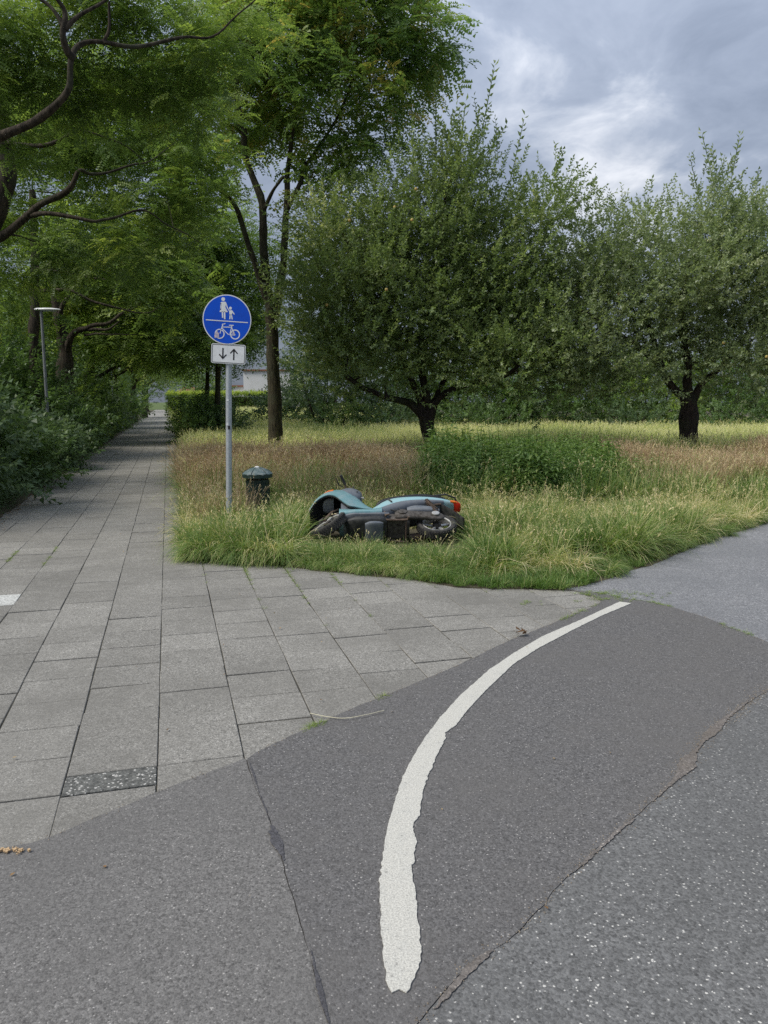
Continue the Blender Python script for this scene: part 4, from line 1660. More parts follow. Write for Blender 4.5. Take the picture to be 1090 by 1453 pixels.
    def arrow(cx, up):
        m_ = MB()
        s = 1 if up else -1
        x0 = cx
        top, bot = .070 * s, -.070 * s
        m_.prism([(x0 - .0085, bot), (x0 + .0085, bot), (x0 + .0085, top - .012 * s), (x0 - .0085, top - .012 * s)][:: s], .0025, .0046, mt2)
        for g in (-1, 1):
            p = [(x0, top), (x0 + g * .050, top - .056 * s), (x0 + g * .040, top - .066 * s), (x0 - g * .000, top - .024 * s)]
            m_.prism(p, .0024 + .0001 * g, .0047 + .0001 * g, mt2)
        return m_
    arrow(-.068, False).build('arrow', M['black'], pl)
    arrow(.068, True).build('arrow', M['black'], pl)
    sc = MB().prism([(-.10, .108), (-.03, .106), (-.02, .114), (-.09, .117)], .0046, .0055, mt2)
    sc.build('rust_mark', M['rust'], pl)
    # clamps behind
    for z in (dz + .16, dz - .16, pz):
        cl = MB().tube([(xt, 0, z - .012), (xt, 0, z + .012)], .045, 16)
        cl.box((xt, -.043, z), (.11, .012, .024))
        cl.build('clamp', M['galv'], root)


sign()


# ------------------------------------------------------------------ litter bin
def litter_bin():
    p = W(366, 700, 10.6)
    root = empty('litter_bin', (p.x, p.y, 0))
    root.scale = (1.0, 1.0, .82)
    tag(root, 'dark green round litter bin with pale domed lid half hidden in tall grass', 'litter bin')
    body = MB().lathe([(.155, .02), (.155, .05), (.150, .055), (.150, .66), (.155, .665), (.155, .70), (.14, .70)], 28)
    body.build('body', M['bin_green'], root, smooth=True)
    hoops = MB()
    for i in range(22):
        z = .08 + i * .027
        hoops.rings([[((.158 + r * math.cos(t)) * math.cos(a), (.158 + r * math.cos(t)) * math.sin(a), z + r * math.sin(t)) for a in np.linspace(0, 2 * math.pi, 28, endpoint=False)] for r in (.003,) for t in (0, 2.1, 4.2)], loop=True)
    h = hoops.build('wire_hoops', M['bin_green'], root, fix=False)
    h['kind'] = 'stuff'
    for i in range(12):
        a = i * math.pi / 6
        MB().tube([(.164 * math.cos(a), .164 * math.sin(a), .03), (.164 * math.cos(a), .164 * math.sin(a), .69)], .004, 6).build('upright_bar', M['bin_green'], root)
    for i in range(4):
        a = i * math.pi / 2 + .6
        MB().tube([(.15 * math.cos(a), .15 * math.sin(a), .68), (.17 * math.cos(a), .17 * math.sin(a), .80)], .008, 8).build('lid_support', M['bin_green'], root)
    rim = MB().lathe([(.20, .735), (.208, .74), (.208, .80), (.198, .80), (.196, .745)], 32)
    rim.build('lid_rim', M['bin_green'], root, smooth=True)
    lid = MB().lathe([(.212, .79), (.210, .805), (.17, .845), (.11, .885), (.05, .905), (.012, .91)], 12)
    li = lid.build('lid', M['bin_lid'], root)
    for i in range(6):
        a = i * math.pi / 3 + .26
        MB().tube([(.208 * math.cos(a), .208 * math.sin(a), .808), (.17 * math.cos(a), .17 * math.sin(a), .850), (.05 * math.cos(a), .05 * math.sin(a), .911)], .004, 6).build('lid_seam', M['bin_green'], li)
    MB().lathe([(.035, .897), (.036, .912), (.02, .925), (.006, .928)], 10, c=(.0, -.02, 0)).build('droppings', M['droppings'], li)


litter_bin()


# ------------------------------------------------------------------ fallen scooter (x forward, y left, z up in its own frame)
def scooter():
    th = math.radians(19)
    gpt = G(620, 776)
    root = empty('motor_scooter', (gpt.x - .60, gpt.y + .02, .125))
    X = Vector((-1, -.03, 0)).normalized()
    Zv = Vector((0, math.cos(th), math.sin(th)))
    Zv = (Zv - X * Zv.dot(X)).normalized()
    Y = Zv.cross(X)
    root.rotation_euler = Matrix((X, Y, Zv)).transposed().to_euler()
    tag(root, 'teal motor scooter lying on its side in the long grass, wheels towards the camera', 'motor scooter')

    def ring(x, cz, hy, hz, p=2.6, n=20, cy=0.0):
        out = []
        for i in range(n):
            a = 2 * math.pi * i / n
            c, s = math.cos(a), math.sin(a)
            out.append((x, cy + hy * math.copysign(abs(c) ** (2 / p), c), cz + hz * math.copysign(abs(s) ** (2 / p), s)))
        return out

    def loft(name, secs, mat, parent=root, p=2.6, per=3):
        # smooth the section list
        ss = []
        K = [tuple(s) for s in secs]
        K = [K[0]] + K + [K[-1]]
        for i in range(1, len(K) - 2):
            for k in range(per):
                t = k / per
                a, b, c, d = [np.array(K[i + j]) for j in (-1, 0, 1, 2)]
                ss.append(.5 * ((2 * b) + (c - a) * t + (2 * a - 5 * b + 4 * c - d) * t * t + (3 * b - a - 3 * c + d) * t ** 3))
        ss.append(np.array(K[-2]))
        m_ = MB().rings([ring(s[0], s[1], max(.004, s[2]), max(.004, s[3]), p, cy=(s[4] if len(s) > 4 else 0)) for s in ss])
        return m_.build(name, mat, parent, smooth=True)

    # rear body
    body = loft('rear_body', [(-.90, .735, .03, .015), (-.84, .73, .075, .035), (-.68, .705, .125, .062), (-.48, .675, .155, .085), (-.28, .63, .168, .115), (-.12, .57, .17, .15), (.0, .47, .168, .165), (.09, .38, .165, .12), (.16, .325, .16, .06)], M['teal_light'])
    loft('side_panel', [(-.74, .66, .120, .03), (-.55, .61, .155, .05), (-.34, .55, .176, .075), (-.16, .47, .182, .10), (-.02, .38, .18, .09), (.10, .315, .172, .05)], M['plastic_grey'])
    sl = MB()
    for g in (1,):
        sl.tube([(-.06, .172 * g, .60), (-.10, .176 * g, .52)], .010, 6)
    sl.build('vent_slot', M['plastic'], body)
    loft('seat', [(-.80, .785, .06, .022), (-.72, .80, .105, .035), (-.50, .80, .135, .045), (-.28, .765, .140, .042), (-.05, .725, .120, .045), (.05, .69, .09, .04), (.09, .66, .05, .03)], M['seat'])
    MB().tube([(-.62, .115, .80), (-.78, .12, .83), (-.90, .07, .83), (-.92, 0, .83), (-.90, -.07, .83), (-.78, -.12, .83), (-.62, -.115, .80)], .011, 8).build('grab_rail', M['plastic'], root, smooth=True)
    # floor, skirt, belly
    loft('floor_skirt', [(.52, .33, .165, .075), (.42, .305, .178, .058), (.28, .295, .184, .050), (.12, .30, .186, .055), (.02, .33, .184, .07)], M['teal'], p=4)
    loft('lower_trim', [(.47, .25, .14, .03), (.36, .235, .172, .022), (.2, .225, .18, .02), (.02, .235, .178, .028), (-.06, .26, .16, .03)], M['plastic_grey'], p=4)
    loft('belly_pan', [(.44, .20, .10, .03), (.34, .175, .15, .045), (.18, .165, .160, .05), (.02, .165, .158, .05), (-.03, .175, .14, .05)], M['plastic'], p=4)
    loft('belly_cover', [(.22, .115, .10, .02), (.16, .10, .13, .028), (.06, .10, .13, .028), (.01, .115, .11, .02)], M['plastic_grey'], p=5)
    MB().box((.2, 0, .352), (.34, .26, .012)).build('floor_mat', M['plastic'], root)

    # nose: hood over the front wheel, hollow below
    prof = [(.12, .385, .30, .186), (.18, .47, .31, .190), (.25, .62, .32, .195), (.33, .80, .34, .205), (.40, .93, .33, .225), (.48, .95, .42, .235), (.57, .90, .56, .238), (.66, .83, .60, .232), (.75, .73, .55, .215), (.82, .62, .47, .185), (.875, .50, .38, .13)]

    def arch(x, zt, zb, wd, sh, n=15):
        out = []
        for i in range(n):
            t = i / (n - 1)
            a = math.pi * t
            c, s = math.cos(a), math.sin(a)
            yy = (wd - sh) * math.copysign(abs(c) ** .65, c)
            zz = zb + (zt - sh - zb) * abs(s) ** .8
            out.append((x, yy, zz))
        return out
    P_ = []
    K = [prof[0]] + prof + [prof[-1]]
    for i in range(1, len(K) - 2):
        for k in range(3):
            t = k / 3
            a, b, c, d = [np.array(K[i + j]) for j in (-1, 0, 1, 2)]
            P_.append(.5 * ((2 * b) + (c - a) * t + (2 * a - 5 * b + 4 * c - d) * t * t + (3 * b - a - 3 * c + d) * t ** 3))
    P_.append(np.array(prof[-1]))
    nose = MB()
    rr = [arch(*s[:4], 0) + arch(*s[:4], .012)[::-1] for s in P_]
    nose.rings(rr, cap=True)
    no = nose.build('front_fairing', M['teal'], root, smooth=True)
    inner = MB()
    rr = [arch(s[0], s[1], s[2] - .004, s[3], .015) + arch(s[0], s[1], s[2] - .004, s[3], .028)[::-1] for s in P_]
    inner.rings(rr)
    inner.build('inner_fender', M['plastic'], root, smooth=True)
    loft('inner_shield', [(.50, .70, .20, .22), (.42, .74, .205, .21), (.34, .77, .19, .175), (.27, .80, .15, .11), (.25, .81, .11, .06)], M['plastic_grey'], p=3.4)
    loft('lower_shield', [(.50, .42, .19, .10), (.44, .42, .18, .12), (.38, .40, .15, .09)], M['plastic_grey'], p=3.4)
    MB().rings([ring(.60, .735, .04, .022, 2.2, 14, .195), ring(.66, .72, .04, .02, 2.2, 14, .19), ring(.71, .70, .03, .012, 2.2, 14, .175)]).build('front_indicator', M['orange'], no)
    MB().rings([ring(.60, .795, .10, .05, 2.5, 18), ring(.68, .775, .10, .045, 2.5, 18), ring(.745, .75, .075, .028, 2.5, 18)]).build('headlight', M['glass'], no)
    for (x, z) in ((.36, .86), (.31, .78)):
        MB().lathe([(.012, 0), (.012, .006), (.004, .008)], 10, axis='Y', c=(x, .205 - (.36 - x) * .4, z)).build('screw', M['plastic'], root)
    MB().tube([(.26, .13, .72), (.24, .15, .69), (.235, .155, .64)], .009, 8).build('bag_hook', M['alloy'], root)

    # wheels
    def wheel(parent, c, name, R=.232, wd=.060):
        m0 = Matrix.Translation(c)
        t_ = MB()
        prof = [(R - .062, -wd * .62), (R - .035, -wd * .98), (R - .012, -wd * .86), (R - .002, -wd * .45), (R, 0), (R - .002, wd * .45), (R - .012, wd * .86), (R - .035, wd * .98), (R - .062, wd * .62), (R - .068, 0)]
        t_.lathe(prof, 40, 'Y', loop=True)
        tr = t_.xf(m0).build('tyre', M['rubber'], parent, smooth=True)
        tb = MB()
        for i in range(44):
            a = 2 * math.pi * i / 44
            rot = Matrix.Rotation(-a, 4, 'Y')
            for g in (-1, 1):
                l = MB().box((R + .000, g * wd * .42, 0), (.009, wd * .62, .013), Matrix.Rotation(g * .5, 3, 'X'))
                l.xf(m0 @ rot)
                tb.add(l.v, l.f)
        to = tb.build('tread_blocks', M['rubber'], tr)
        to['kind'] = 'stuff'
        r_ = MB()
        r_.lathe([(R - .060, -.040), (R - .064, -.046), (R - .078, -.040), (R - .080, -.012), (R - .080, .012), (R - .078, .040), (R - .064, .046), (R - .060, .040)], 40, 'Y', loop=True)
        ri = r_.xf(m0).build('rim', M['alloy'], parent, smooth=True)
        for i in range(5):
            a = 2 * math.pi * i / 5 + .3
            sp = MB()
            sp.tube([(.03 * math.cos(a), 0, .03 * math.sin(a)), ((R - .08) * math.cos(a), 0, (R - .08) * math.sin(a))], [.020, .012], 8)
            sp.xf(m0).build('spoke', M['alloy'], ri)
        hb = MB().lathe([(.045, -.05), (.05, -.045), (.05, .045), (.045, .05), (.018, .055), (.018, .075)], 20, 'Y')
        hb.xf(m0).build('hub', M['engine'], parent, smooth=True)
    rw = empty('rear_wheel', (0, 0, 0))
    rw.parent = root
    wheel(rw, (-.62, 0, .222), 'rear')
    # steering assembly
    ax = Vector((-.42, 0, 1)).normalized()
    piv = Vector((.50, 0, .60))
    St = Matrix.Translation(piv) @ Matrix.Rotation(math.radians(-36), 4, ax) @ Matrix.Translation(-piv)
    fw = empty('front_wheel', (0, 0, 0))
    fw.parent = root
    fw.matrix_local = St
    wheel(fw, (.635, 0, .222), 'front')
    fk = MB()
    for g in (-1, 1):
        fk.tube([(.64, .082 * g, .21), (.60, .082 * g, .36), (.575, .070 * g, .50), (.53, .04 * g, .60)], .019, 10)
    fk.tube([(.53, -.06, .59), (.53, .06, .59)], .024, 10)
    fk.tube([(.54, 0, .56), (.43, 0, .90)], .022, 10)
    f_ = fk.xf(St).build('fork', M['rusty'], root, smooth=True)
    MB().box((.685, .092, .25), (.06, .03, .085)).xf(St).build('brake_caliper', M['engine'], root)
    dsc = MB().lathe([(.05, .066), (.085, .066), (.085, .070), (.05, .070)], 28, 'Y', c=(.635, 0, .222), loop=True)
    dsc.xf(St).build('brake_disc', M['alloy'], root)
    fen = MB()
    rr = []
    for i in range(13):
        a = math.radians(20 + 130 * i / 12)
        rr.append([(.635 + (.250 + dr) * math.cos(a), yy, .222 + (.250 + dr) * math.sin(a)) for (yy, dr) in ((-.08, -.03), (-.07, 0), (0, .012), (.07, 0), (.08, -.03), (.074, -.03), (.065, -.006), (0, .006), (-.065, -.006), (-.074, -.03))])
    fen.rings(rr)
    fen.xf(St).build('front_mudguard', M['plastic'], root, smooth=True)
    # handlebar
    hbm = MB().rings([ring(.50, 1.00, .05, .03, 2.4, 16), ring(.44, 1.01, .10, .05, 2.4, 16), ring(.37, 1.005, .11, .055, 2.4, 16), ring(.32, .99, .07, .04, 2.4, 16)])
    hbm.xf(St).build('handlebar_cover', M['plastic'], root, smooth=True)
    for g in (-1, 1):
        MB().tube([(.40, .08 * g, 1.01), (.37, .19 * g, 1.03), (.355, .22 * g, 1.03)], .012, 8).xf(St).build('handlebar', M['rusty'], root, smooth=True)
        MB().tube([(.358, .21 * g, 1.03), (.34, .335 * g, 1.02)], [.018, .017], 10).xf(St).build('grip', M['rubber'], root, smooth=True)
        MB().tube([(.40, .19 * g, 1.03), (.43, .24 * g, 1.03), (.41, .34 * g, 1.02)], [.006, .007, .005], 6).xf(St).build('brake_lever', M['plastic'], root, smooth=True)
    # engine and running gear on the upper side
    loft('drive_case', [(-.70, .225, .018, .035, .12), (-.66, .225, .03, .07, .125), (-.56, .235, .035, .078, .13), (-.42, .25, .038, .066, .13), (-.28, .265, .040, .080, .13), (-.18, .27, .036, .085, .13), (-.13, .27, .02, .06, .125)], M['engine'], p=2.6)
    for (x, z, r) in ((-.22, .27, .052), (-.60, .228, .045)):
        MB().lathe([(r, .165), (r, .178), (r * .6, .183), (r * .2, .183)], 20, 'Y', c=(x, 0, z)).build('case_cover', M['alloy'] if x < -.5 else M['engine'], root, smooth=True)
    loft('crankcase', [(-.30, .25, .10, .07, 0), (-.22, .255, .12, .085, 0), (-.10, .27, .12, .085, 0), (-.04, .28, .10, .06, 0)], M['engine'], p=4)
    fin = MB()
    for i in range(7):
        fin.box((-.04 + i * .016, 0, .30), (.007, .17, .15))
    fin.box((.01, 0, .30), (.12, .12, .11))
    fin.build('cylinder_fins', M['engine'], root)
    loft('air_box', [(-.66, .40, .035, .03, .10), (-.56, .405, .05, .05, .11), (-.38, .415, .055, .058, .11), (-.28, .42, .04, .045, .10)], M['plastic_grey'], p=3)
    sp = [(-.62 + .10 * (i / 60) + .028 * math.cos(i * .9), .15 + .028 * math.sin(i * .9), .34 + .26 * (i / 60)) for i in range(61)]
    MB().tube(sp, .006, 6).build('rear_spring', M['rusty'], root, smooth=True)
    MB().tube([(-.63, .15, .26), (-.52, .15, .62)], .012, 8).build('shock_absorber', M['rusty'], root)
    # centre stand folded back, seen from below
    cs = MB()
    cs.tube([(-.02, -.13, .15), (-.02, .13, .15)], .013, 8)
    cs.tube([(-.02, .13, .15), (-.16, .14, .12), (-.27, .15, .115), (-.28, .19, .11)], .012, 8)
    cs.tube([(-.02, -.13, .15), (-.16, -.14, .12), (-.27, -.15, .115), (-.28, -.19, .11)], .012, 8)
    cs.tube([(-.255, .15, .115), (-.255, -.15, .115)], .010, 8)
    cs.build('centre_stand', M['rusty'], root, smooth=True)
    MB().tube([(-.01, .15, .30), (-.02, .17, .16), (-.03, .20, .14), (-.06, .205, .14)], .010, 8).build('kick_lever', M['rusty'], root, smooth=True)
    MB().box((-.14, 0, .17), (.2, .24, .035)).build('engine_guard', M['engine'], root)
    # frame rails
    for g in (-1, 1):
        MB().tube([(.42, .09 * g, .24), (.1, .11 * g, .23), (-.02, .12 * g, .30), (-.2, .12 * g, .48), (-.7, .09 * g, .62)], .013, 8).build('frame_rail', M['rusty'], root, smooth=True)
    for k in range(4):
        a = [(-.02 - .05 * k, .10 + .015 * k, .42), (-.08 - .05 * k, .155, .36 - .02 * k), (-.15 - .04 * k, .13, .33)]
        MB().tube(spline(a, 4), .005, 6).build('cable', M['plastic'], root, smooth=True)
    # exhaust on the lower side
    loft('exhaust', [(-.78, .28, .035, .035, -.14), (-.70, .27, .048, .048, -.14), (-.40, .22, .05, .05, -.14), (-.30, .20, .03, .03, -.13)], M['rusty'], p=2)
    # tail
    loft('tail_light', [(-.955, .70, .05, .010), (-.93, .705, .070, .014), (-.89, .72, .085, .016), (-.86, .725, .085, .012)], M['red'])
    MB().rings([ring(-.82, .665, .014, .014, 2.2, 12, .105), ring(-.87, .658, .017, .016, 2.2, 12, .10), ring(-.905, .655, .008, .008, 2.2, 12, .09)]).build('rear_indicator', M['orange'], root)
    fl = MB()
    rr = []
    for i in range(10):
        t = i / 9
        x = -.70 - .24 * t ** .8
        z = .62 - .34 * t
        wd = .095 - .01 * t
        rr.append([(x, -wd, z), (x - .012, -wd * .8, z + .004), (x - .016, 0, z + .006), (x - .012, wd * .8, z + .004), (x, wd, z), (x + .006, wd * .8, z - .004), (x + .002, 0, z - .002), (x + .006, -wd * .8, z - .004)])
    fl.rings(rr)
    fl.build('rear_mudguard', M['plastic'], root, smooth=True)


scooter()


# ------------------------------------------------------------------ street lamps
def lamp(px, py_base, d, h, label):
    p = W(px, py_base, d)
    root = empty('street_lamp', (p.x, p.y, 0))
    tag(root, label, 'street lamp', 'street lamps along the left side of the footpath')
    MB().tube([(0, 0, -.1), (0, 0, 1.2), (0, 0, 1.25), (0, 0, h - .1)], [.062, .058, .042, .034], 14).build('pole', M['lamp_paint'], root, smooth=True)
    MB().tube([(0, 0, h - .15), (0, 0, h + .02)], .04, 12).build('pole_cap', M['lamp_paint'], root, smooth=True)
    hd = MB()
    secs = [(-.16, .05, .03), (-.10, .09, .045), (.1, .12, .05), (.3, .12, .045), (.42, .09, .03), (.50, .04, .015)]
    hd.rings([[(x, wy * math.cos(a), h + .02 + hz * math.sin(a) * (1 if math.sin(a) > 0 else .5)) for a in np.linspace(0, 2 * math.pi, 16, endpoint=False)] for x, wy, hz in secs])
    ho = hd.build('lamp_head', M['lamp_head'], root, smooth=True)
    MB().rings([[(x, wy * math.cos(a), h - .004 - .02 * (math.sin(a) < 0)) for a in np.linspace(0, 2 * math.pi, 12, endpoint=False)] for x, wy in ((.02, .06), (.1, .09), (.3, .09), (.38, .06))]).build('lens', M['glass'], ho)
    return root


lamp(66, 560, 20.5, CAMH + (569 - 444) * 20.5 / 1101, 'grey street lamp with pale flat head at the left, before the gnarled trunk')
lamp(160, 560, 44, CAMH + (569 - 524) * 44 / 1101, 'distant street lamp farther down the path, only its pale head showing')

# ------------------------------------------------------------------ trees
def wl_(lst, d0, d1):
    n = len(lst)
    return [W(x, y, d0 + (d1 - d0) * i / (n - 1)) for i, (x, y) in enumerate(lst)]


GL = 'locust trees along the left side of the footpath'
GR = 'locust trees along the right side of the footpath'

# big locust right of the path
bx = W(389, 640, 20.3)
base = Vector((bx.x, bx.y, 0))
D = 20.3
tree('locust_tree', 'tall locust tree with forked trunk between the sign and the apple trees', 'tree', GR, base,
     [([base, W(391, 600, D), W(388, 520, D), W(386, 450, D)], .205, .155),
      ([W(386, 455, D), W(378, 400, D), W(374, 350, D), W(372, 290, D), W(352, 230, D), W(345, 180, D - .3)], .15, .07),
      ([W(387, 455, D), W(398, 400, D + .2), W(405, 330, D + .3), W(408, 260, D + .3), W(412, 225, D + .3), W(420, 150, D)], .13, .05),
      ([W(383, 440, D), W(360, 370, D - .2), W(344, 320, D - .4), W(330, 285, D - .7), W(300, 262, D - 1.2)], .10, .045),
      ([W(406, 300, D), W(424, 262, D), W(440, 225, D + .5), (W(478, 170, D + .6)), W(500, 110, D + .3)], .07, .03),
      ([W(374, 300, D), W(386, 272, D - .3), W(402, 250, D - .8)], .06, .03),
      ([W(346, 190, D), W(335, 130, D - .5), W(350, 60, D - .6), W(390, -20, D)], .07, .03),
      ([W(345, 190, D), W(318, 150, D - 1), W(300, 120, D - 1.5)], .05, .02)],
     [lobe(410, -30, D, 120, 3.0, 70), lobe(500, 40, D - .3, 85, 2.2, 55), lobe(575, 75, D, 58, 1.5, 42), lobe(540, -30, D, 80, 2, 40), lobe(440, 110, D, 85, 2.0, 60),
      lobe(545, 150, D, 45, 1.2, 60), lobe(350, 60, D, 80, 2.5, 60), lobe(320, 150, D + .8, 60, 1.2, 46), lobe(400, 170, D + 1.4, 60, 1.0, 36), lobe(465, 205, D + .6, 45, 1.0, 40), lobe(510, 215, D, 35, 1., 50),
      lobe(285, 235, D - .8, 45, 1.2, 30), lobe(450, 275, D + .6, 26, .8, 24), lobe(350, 185, D + 1.8, 60, 1.0, 40), lobe(600, 60, D, 40, 1.0, 30), lobe(618, 88, D, 24, .8, 16)],
     T_LOC_MD, M['locust_leaf_dark'], M['bark_green'], 270, 8, (.26, .26, .17), 1.25, .04, updir=-.05, tint0=.62)

# near locust: trunk just outside the frame on the left, limbs over the path
def left_locust(label, base, limbs, lobes_, tpl, ncl, spr, cr, ss, br=.04, tint=.5, bark='bark'):
    return tree('locust_tree', label, 'tree', GL, base, limbs, lobes_, tpl, M['locust_leaf'], M[bark], ncl, spr, cr, ss, br, updir=-.05, tint0=tint, gn=.085)


b1 = Vector((-6.9, 9.2, 0))
left_locust('nearest locust tree, its crooked limb reaching into the upper left corner', b1,
            [([b1, b1 + Vector((.1, .1, 2.2)), W(-120, 260, 9.4)], .24, .16),
             ([W(-120, 262, 9.4), W(-50, 215, 9.3), W(0, 190, 9.2), W(55, 168, 9.1), W(98, 132, 9.0), W(107, 88, 9.0), W(118, 70, 9.1), W(150, 62, 9.2), W(195, 64, 9.4), W(260, 58, 9.7), W(300, 52, 9.9), W(345, 12, 10), W(372, -20, 10)], .072, .006),
             ([W(106, 84, 9), W(90, 50, 8.9), W(91, 20, 8.9), W(70, -10, 8.8)], .045, .02),
             ([W(92, 42, 8.9), W(125, 15, 9), W(165, -5, 9.2)], .03, .012),
             ([W(88, 36, 8.9), W(68, 12, 8.9), W(40, -6, 8.9)], .028, .012),
             ([W(150, 62, 9.2), W(158, 40, 9.2), W(157, 5, 9.2)], .026, .012),
             ([W(-80, 235, 9.4), W(-40, 120, 9.2), W(-20, 30, 9)], .10, .04)],
            [lobe(40, 40, 10.8, 80, .8, 60), lobe(130, 20, 11, 75, .8, 45), lobe(230, 20, 11.2, 65, .7, 38), lobe(320, 45, 11, 48, .5, 40), lobe(35, 120, 11.4, 60, .7, 45), lobe(290, 90, 11, 45, .5, 30),
             lobe(200, 110, 11.6, 60, .6, 36), lobe(270, 160, 11.8, 50, .6, 30), lobe(140, 150, 11.8, 60, .6, 34), lobe(-60, 100, 10.4, 60, .8, 80), lobe(10, 220, 11, 30, .4, 26)],
            T_LOC_HI, 190, 7, (.22, .22, .12), .95, .02, .52)

b2 = Vector((-8.2, 13.2, 0))
left_locust('second locust tree at the left, two dark limbs below the crooked one', b2,
            [([b2, b2 + Vector((.0, .1, 2.5)), W(-40, 360, 13.3), W(8, 260, 13.3), W(2, 190, 13.3), W(-5, 100, 13.3)], .26, .10),
             ([W(-20, 350, 13.3), W(30, 312, 13.2), W(60, 292, 13.1), W(98, 268, 13.0), W(113, 243, 13), W(130, 247, 13.1), W(165, 240, 13.3), W(205, 230, 13.6), W(250, 200, 14)], .085, .006),
             ([W(35, 306, 13.2), W(80, 304, 13), W(130, 315, 13), W(150, 310, 13.1), W(200, 300, 13.4), W(240, 320, 13.8), W(280, 345, 14)], .05, .006),
             ([W(2, 200, 13.3), W(60, 205, 13), W(120, 190, 13), W(170, 205, 13.2), W(210, 232, 13.5)], .05, .006)],
            [lobe(60, 215, 15, 65, .8, 32), lobe(150, 195, 15.2, 60, .8, 30), lobe(235, 215, 15.4, 60, .8, 36), lobe(90, 355, 14.9, 75, .7, 30), lobe(190, 350, 15, 65, .6, 24), lobe(275, 300, 15.4, 40, .8, 40),
             lobe(20, 385, 14.8, 55, .8, 26), lobe(230, 275, 15.2, 45, .7, 20), lobe(140, 110, 15.6, 80, 1, 50), lobe(250, 110, 15.8, 60, 1, 50), lobe(10, 290, 15, 40, .8, 50), lobe(-20, 160, 15, 60, 1, 80)],
            T_LOC_HI, 200, 8, (.26, .26, .13), 1.15, .025, .5)

b3 = W(48, 560, 21.5)
b3 = Vector((b3.x, b3.y, 0))
left_locust('third locust tree, its slim upright trunk rising above the street lamp head', b3,
            [([b3, W(48, 500, 21.5), W(50, 440, 21.5), W(50, 360, 21.5), W(46, 270, 21.5)], .16, .09),
             ([W(50, 418, 21.5), W(75, 411, 21.3), W(100, 413, 21), W(135, 430, 21), W(180, 441, 21.2), W(215, 444, 21.5), W(232, 432, 22)], .075, .006),
             ([W(50, 380, 21.5), W(110, 388, 21), W(150, 400, 21)], .05, .015)],
            [lobe(60, 350, 23, 80, 1.2, 36), lobe(150, 385, 23, 70, 1.2, 26), lobe(230, 395, 23.4, 50, 1.2, 30), lobe(20, 430, 22.6, 45, 1.0, 36), lobe(120, 270, 23.6, 90, 1.4, 50), lobe(245, 330, 24, 45, 1.2, 40), lobe(255, 450, 23.4, 32, 1.2, 22),
             lobe(70, 180, 24, 90, 1.4, 60), lobe(200, 170, 24, 90, 1.4, 60)],
            T_LOC_MD, 185, 7, (.36, .36, .17), 1.3, .03, .5)

b4 = W(92, 560, 27.5)
b4 = Vector((b4.x, b4.y, 0))
left_locust('fourth locust tree, thick gnarled trunk forking just behind the street lamp', b4,
            [([b4, W(92, 530, 27.5), W(93, 500, 27.5), W(90, 480, 27.5), W(80, 430, 27.5), W(72, 380, 27.5)], .36, .14),
             ([W(93, 505, 27.5), W(103, 478, 27.3), W(125, 463, 27.2), W(150, 460, 27.2), W(175, 445, 27.4), W(200, 430, 27.6)], .15, .03),
             ([W(118, 466, 27.3), W(150, 466, 27), W(170, 455, 27)], .08, .02),
             ([W(92, 500, 27.5), W(84, 470, 27.3), W(86, 440, 27), W(100, 420, 27)], .16, .05),
             ([W(120, 475, 27.3), W(150, 472, 27), W(185, 476, 27.2)], .05, .015)],
            [lobe(110, 415, 29.8, 70, 1.8, 28), lobe(190, 435, 29.8, 60, 1.6, 22), lobe(222, 485, 29.5, 36, 1.4, 20), lobe(40, 450, 29.5, 60, 1.8, 40), lobe(150, 340, 30, 90, 2.0, 44), lobe(235, 380, 30.5, 45, 2, 44)],
            T_LOC_MD, 165, 8, (.44, .44, .2), 1.5, .04, .52)

b5 = W(128, 565, 36)
b5 = Vector((b5.x, b5.y, 0))
left_locust('fifth locust tree with low limbs over the path beyond the gnarled trunk', b5,
            [([b5, W(128, 540, 36), W(130, 500, 36), W(125, 440, 36)], .3, .12),
             ([W(130, 540, 36), W(165, 520, 35.5), W(190, 508, 35.3), W(196, 480, 35.3), W(206, 466, 35.3)], .10, .03),
             ([W(185, 526, 35.6), W(205, 512, 35.4), W(225, 505, 35.3), (W(245, 503, 35.3))], .10, .02)],
            [lobe(140, 470, 36, 60, 2.4, 34), lobe(200, 490, 36, 45, 2.2, 26), lobe(235, 470, 37, 36, 2, 30), lobe(180, 420, 37, 60, 2.4, 36), lobe(120, 400, 37, 60, 2.4, 40)],
            T_LOC_MD, 130, 8, (.62, .62, .3), 1.9, .05, .55)
for i, (px, d, lb) in enumerate(((160, 47, 'sixth locust tree, a dark mass over the path between the far lamp and the sign'), (188, 60, 'seventh locust tree far down the left side of the path'), (204, 78, 'farthest locust tree closing the tunnel above the end of the path'))):
    bb = W(px, 570, d)
    bb = Vector((bb.x, bb.y, 0))
    hh = 9
    left_locust(lb, bb, [([bb, bb + Vector((.1, 0, 3)), bb + Vector((0, .1, 6))], .3, .15), ([bb + Vector((0, 0, 3)), bb + Vector((1.8, -.3, 3.9)), bb + Vector((3.5, 0, 4.2))], .12, .04)],
                [((bb.x, bb.y, 6), (3.2, 3.2, 2.4)), ((bb.x + 2.6, bb.y, 5.4), (2.4, 2.5, 1.5)), ((bb.x - 2, bb.y, 4.5), (2.4, 2.4, 2.2)), ((bb.x + .5, bb.y, 8.5), (3, 3, 2.2))],
                T_LOC_LO, 100, 7, (.7, .7, .4), 1.9, .06, .55)

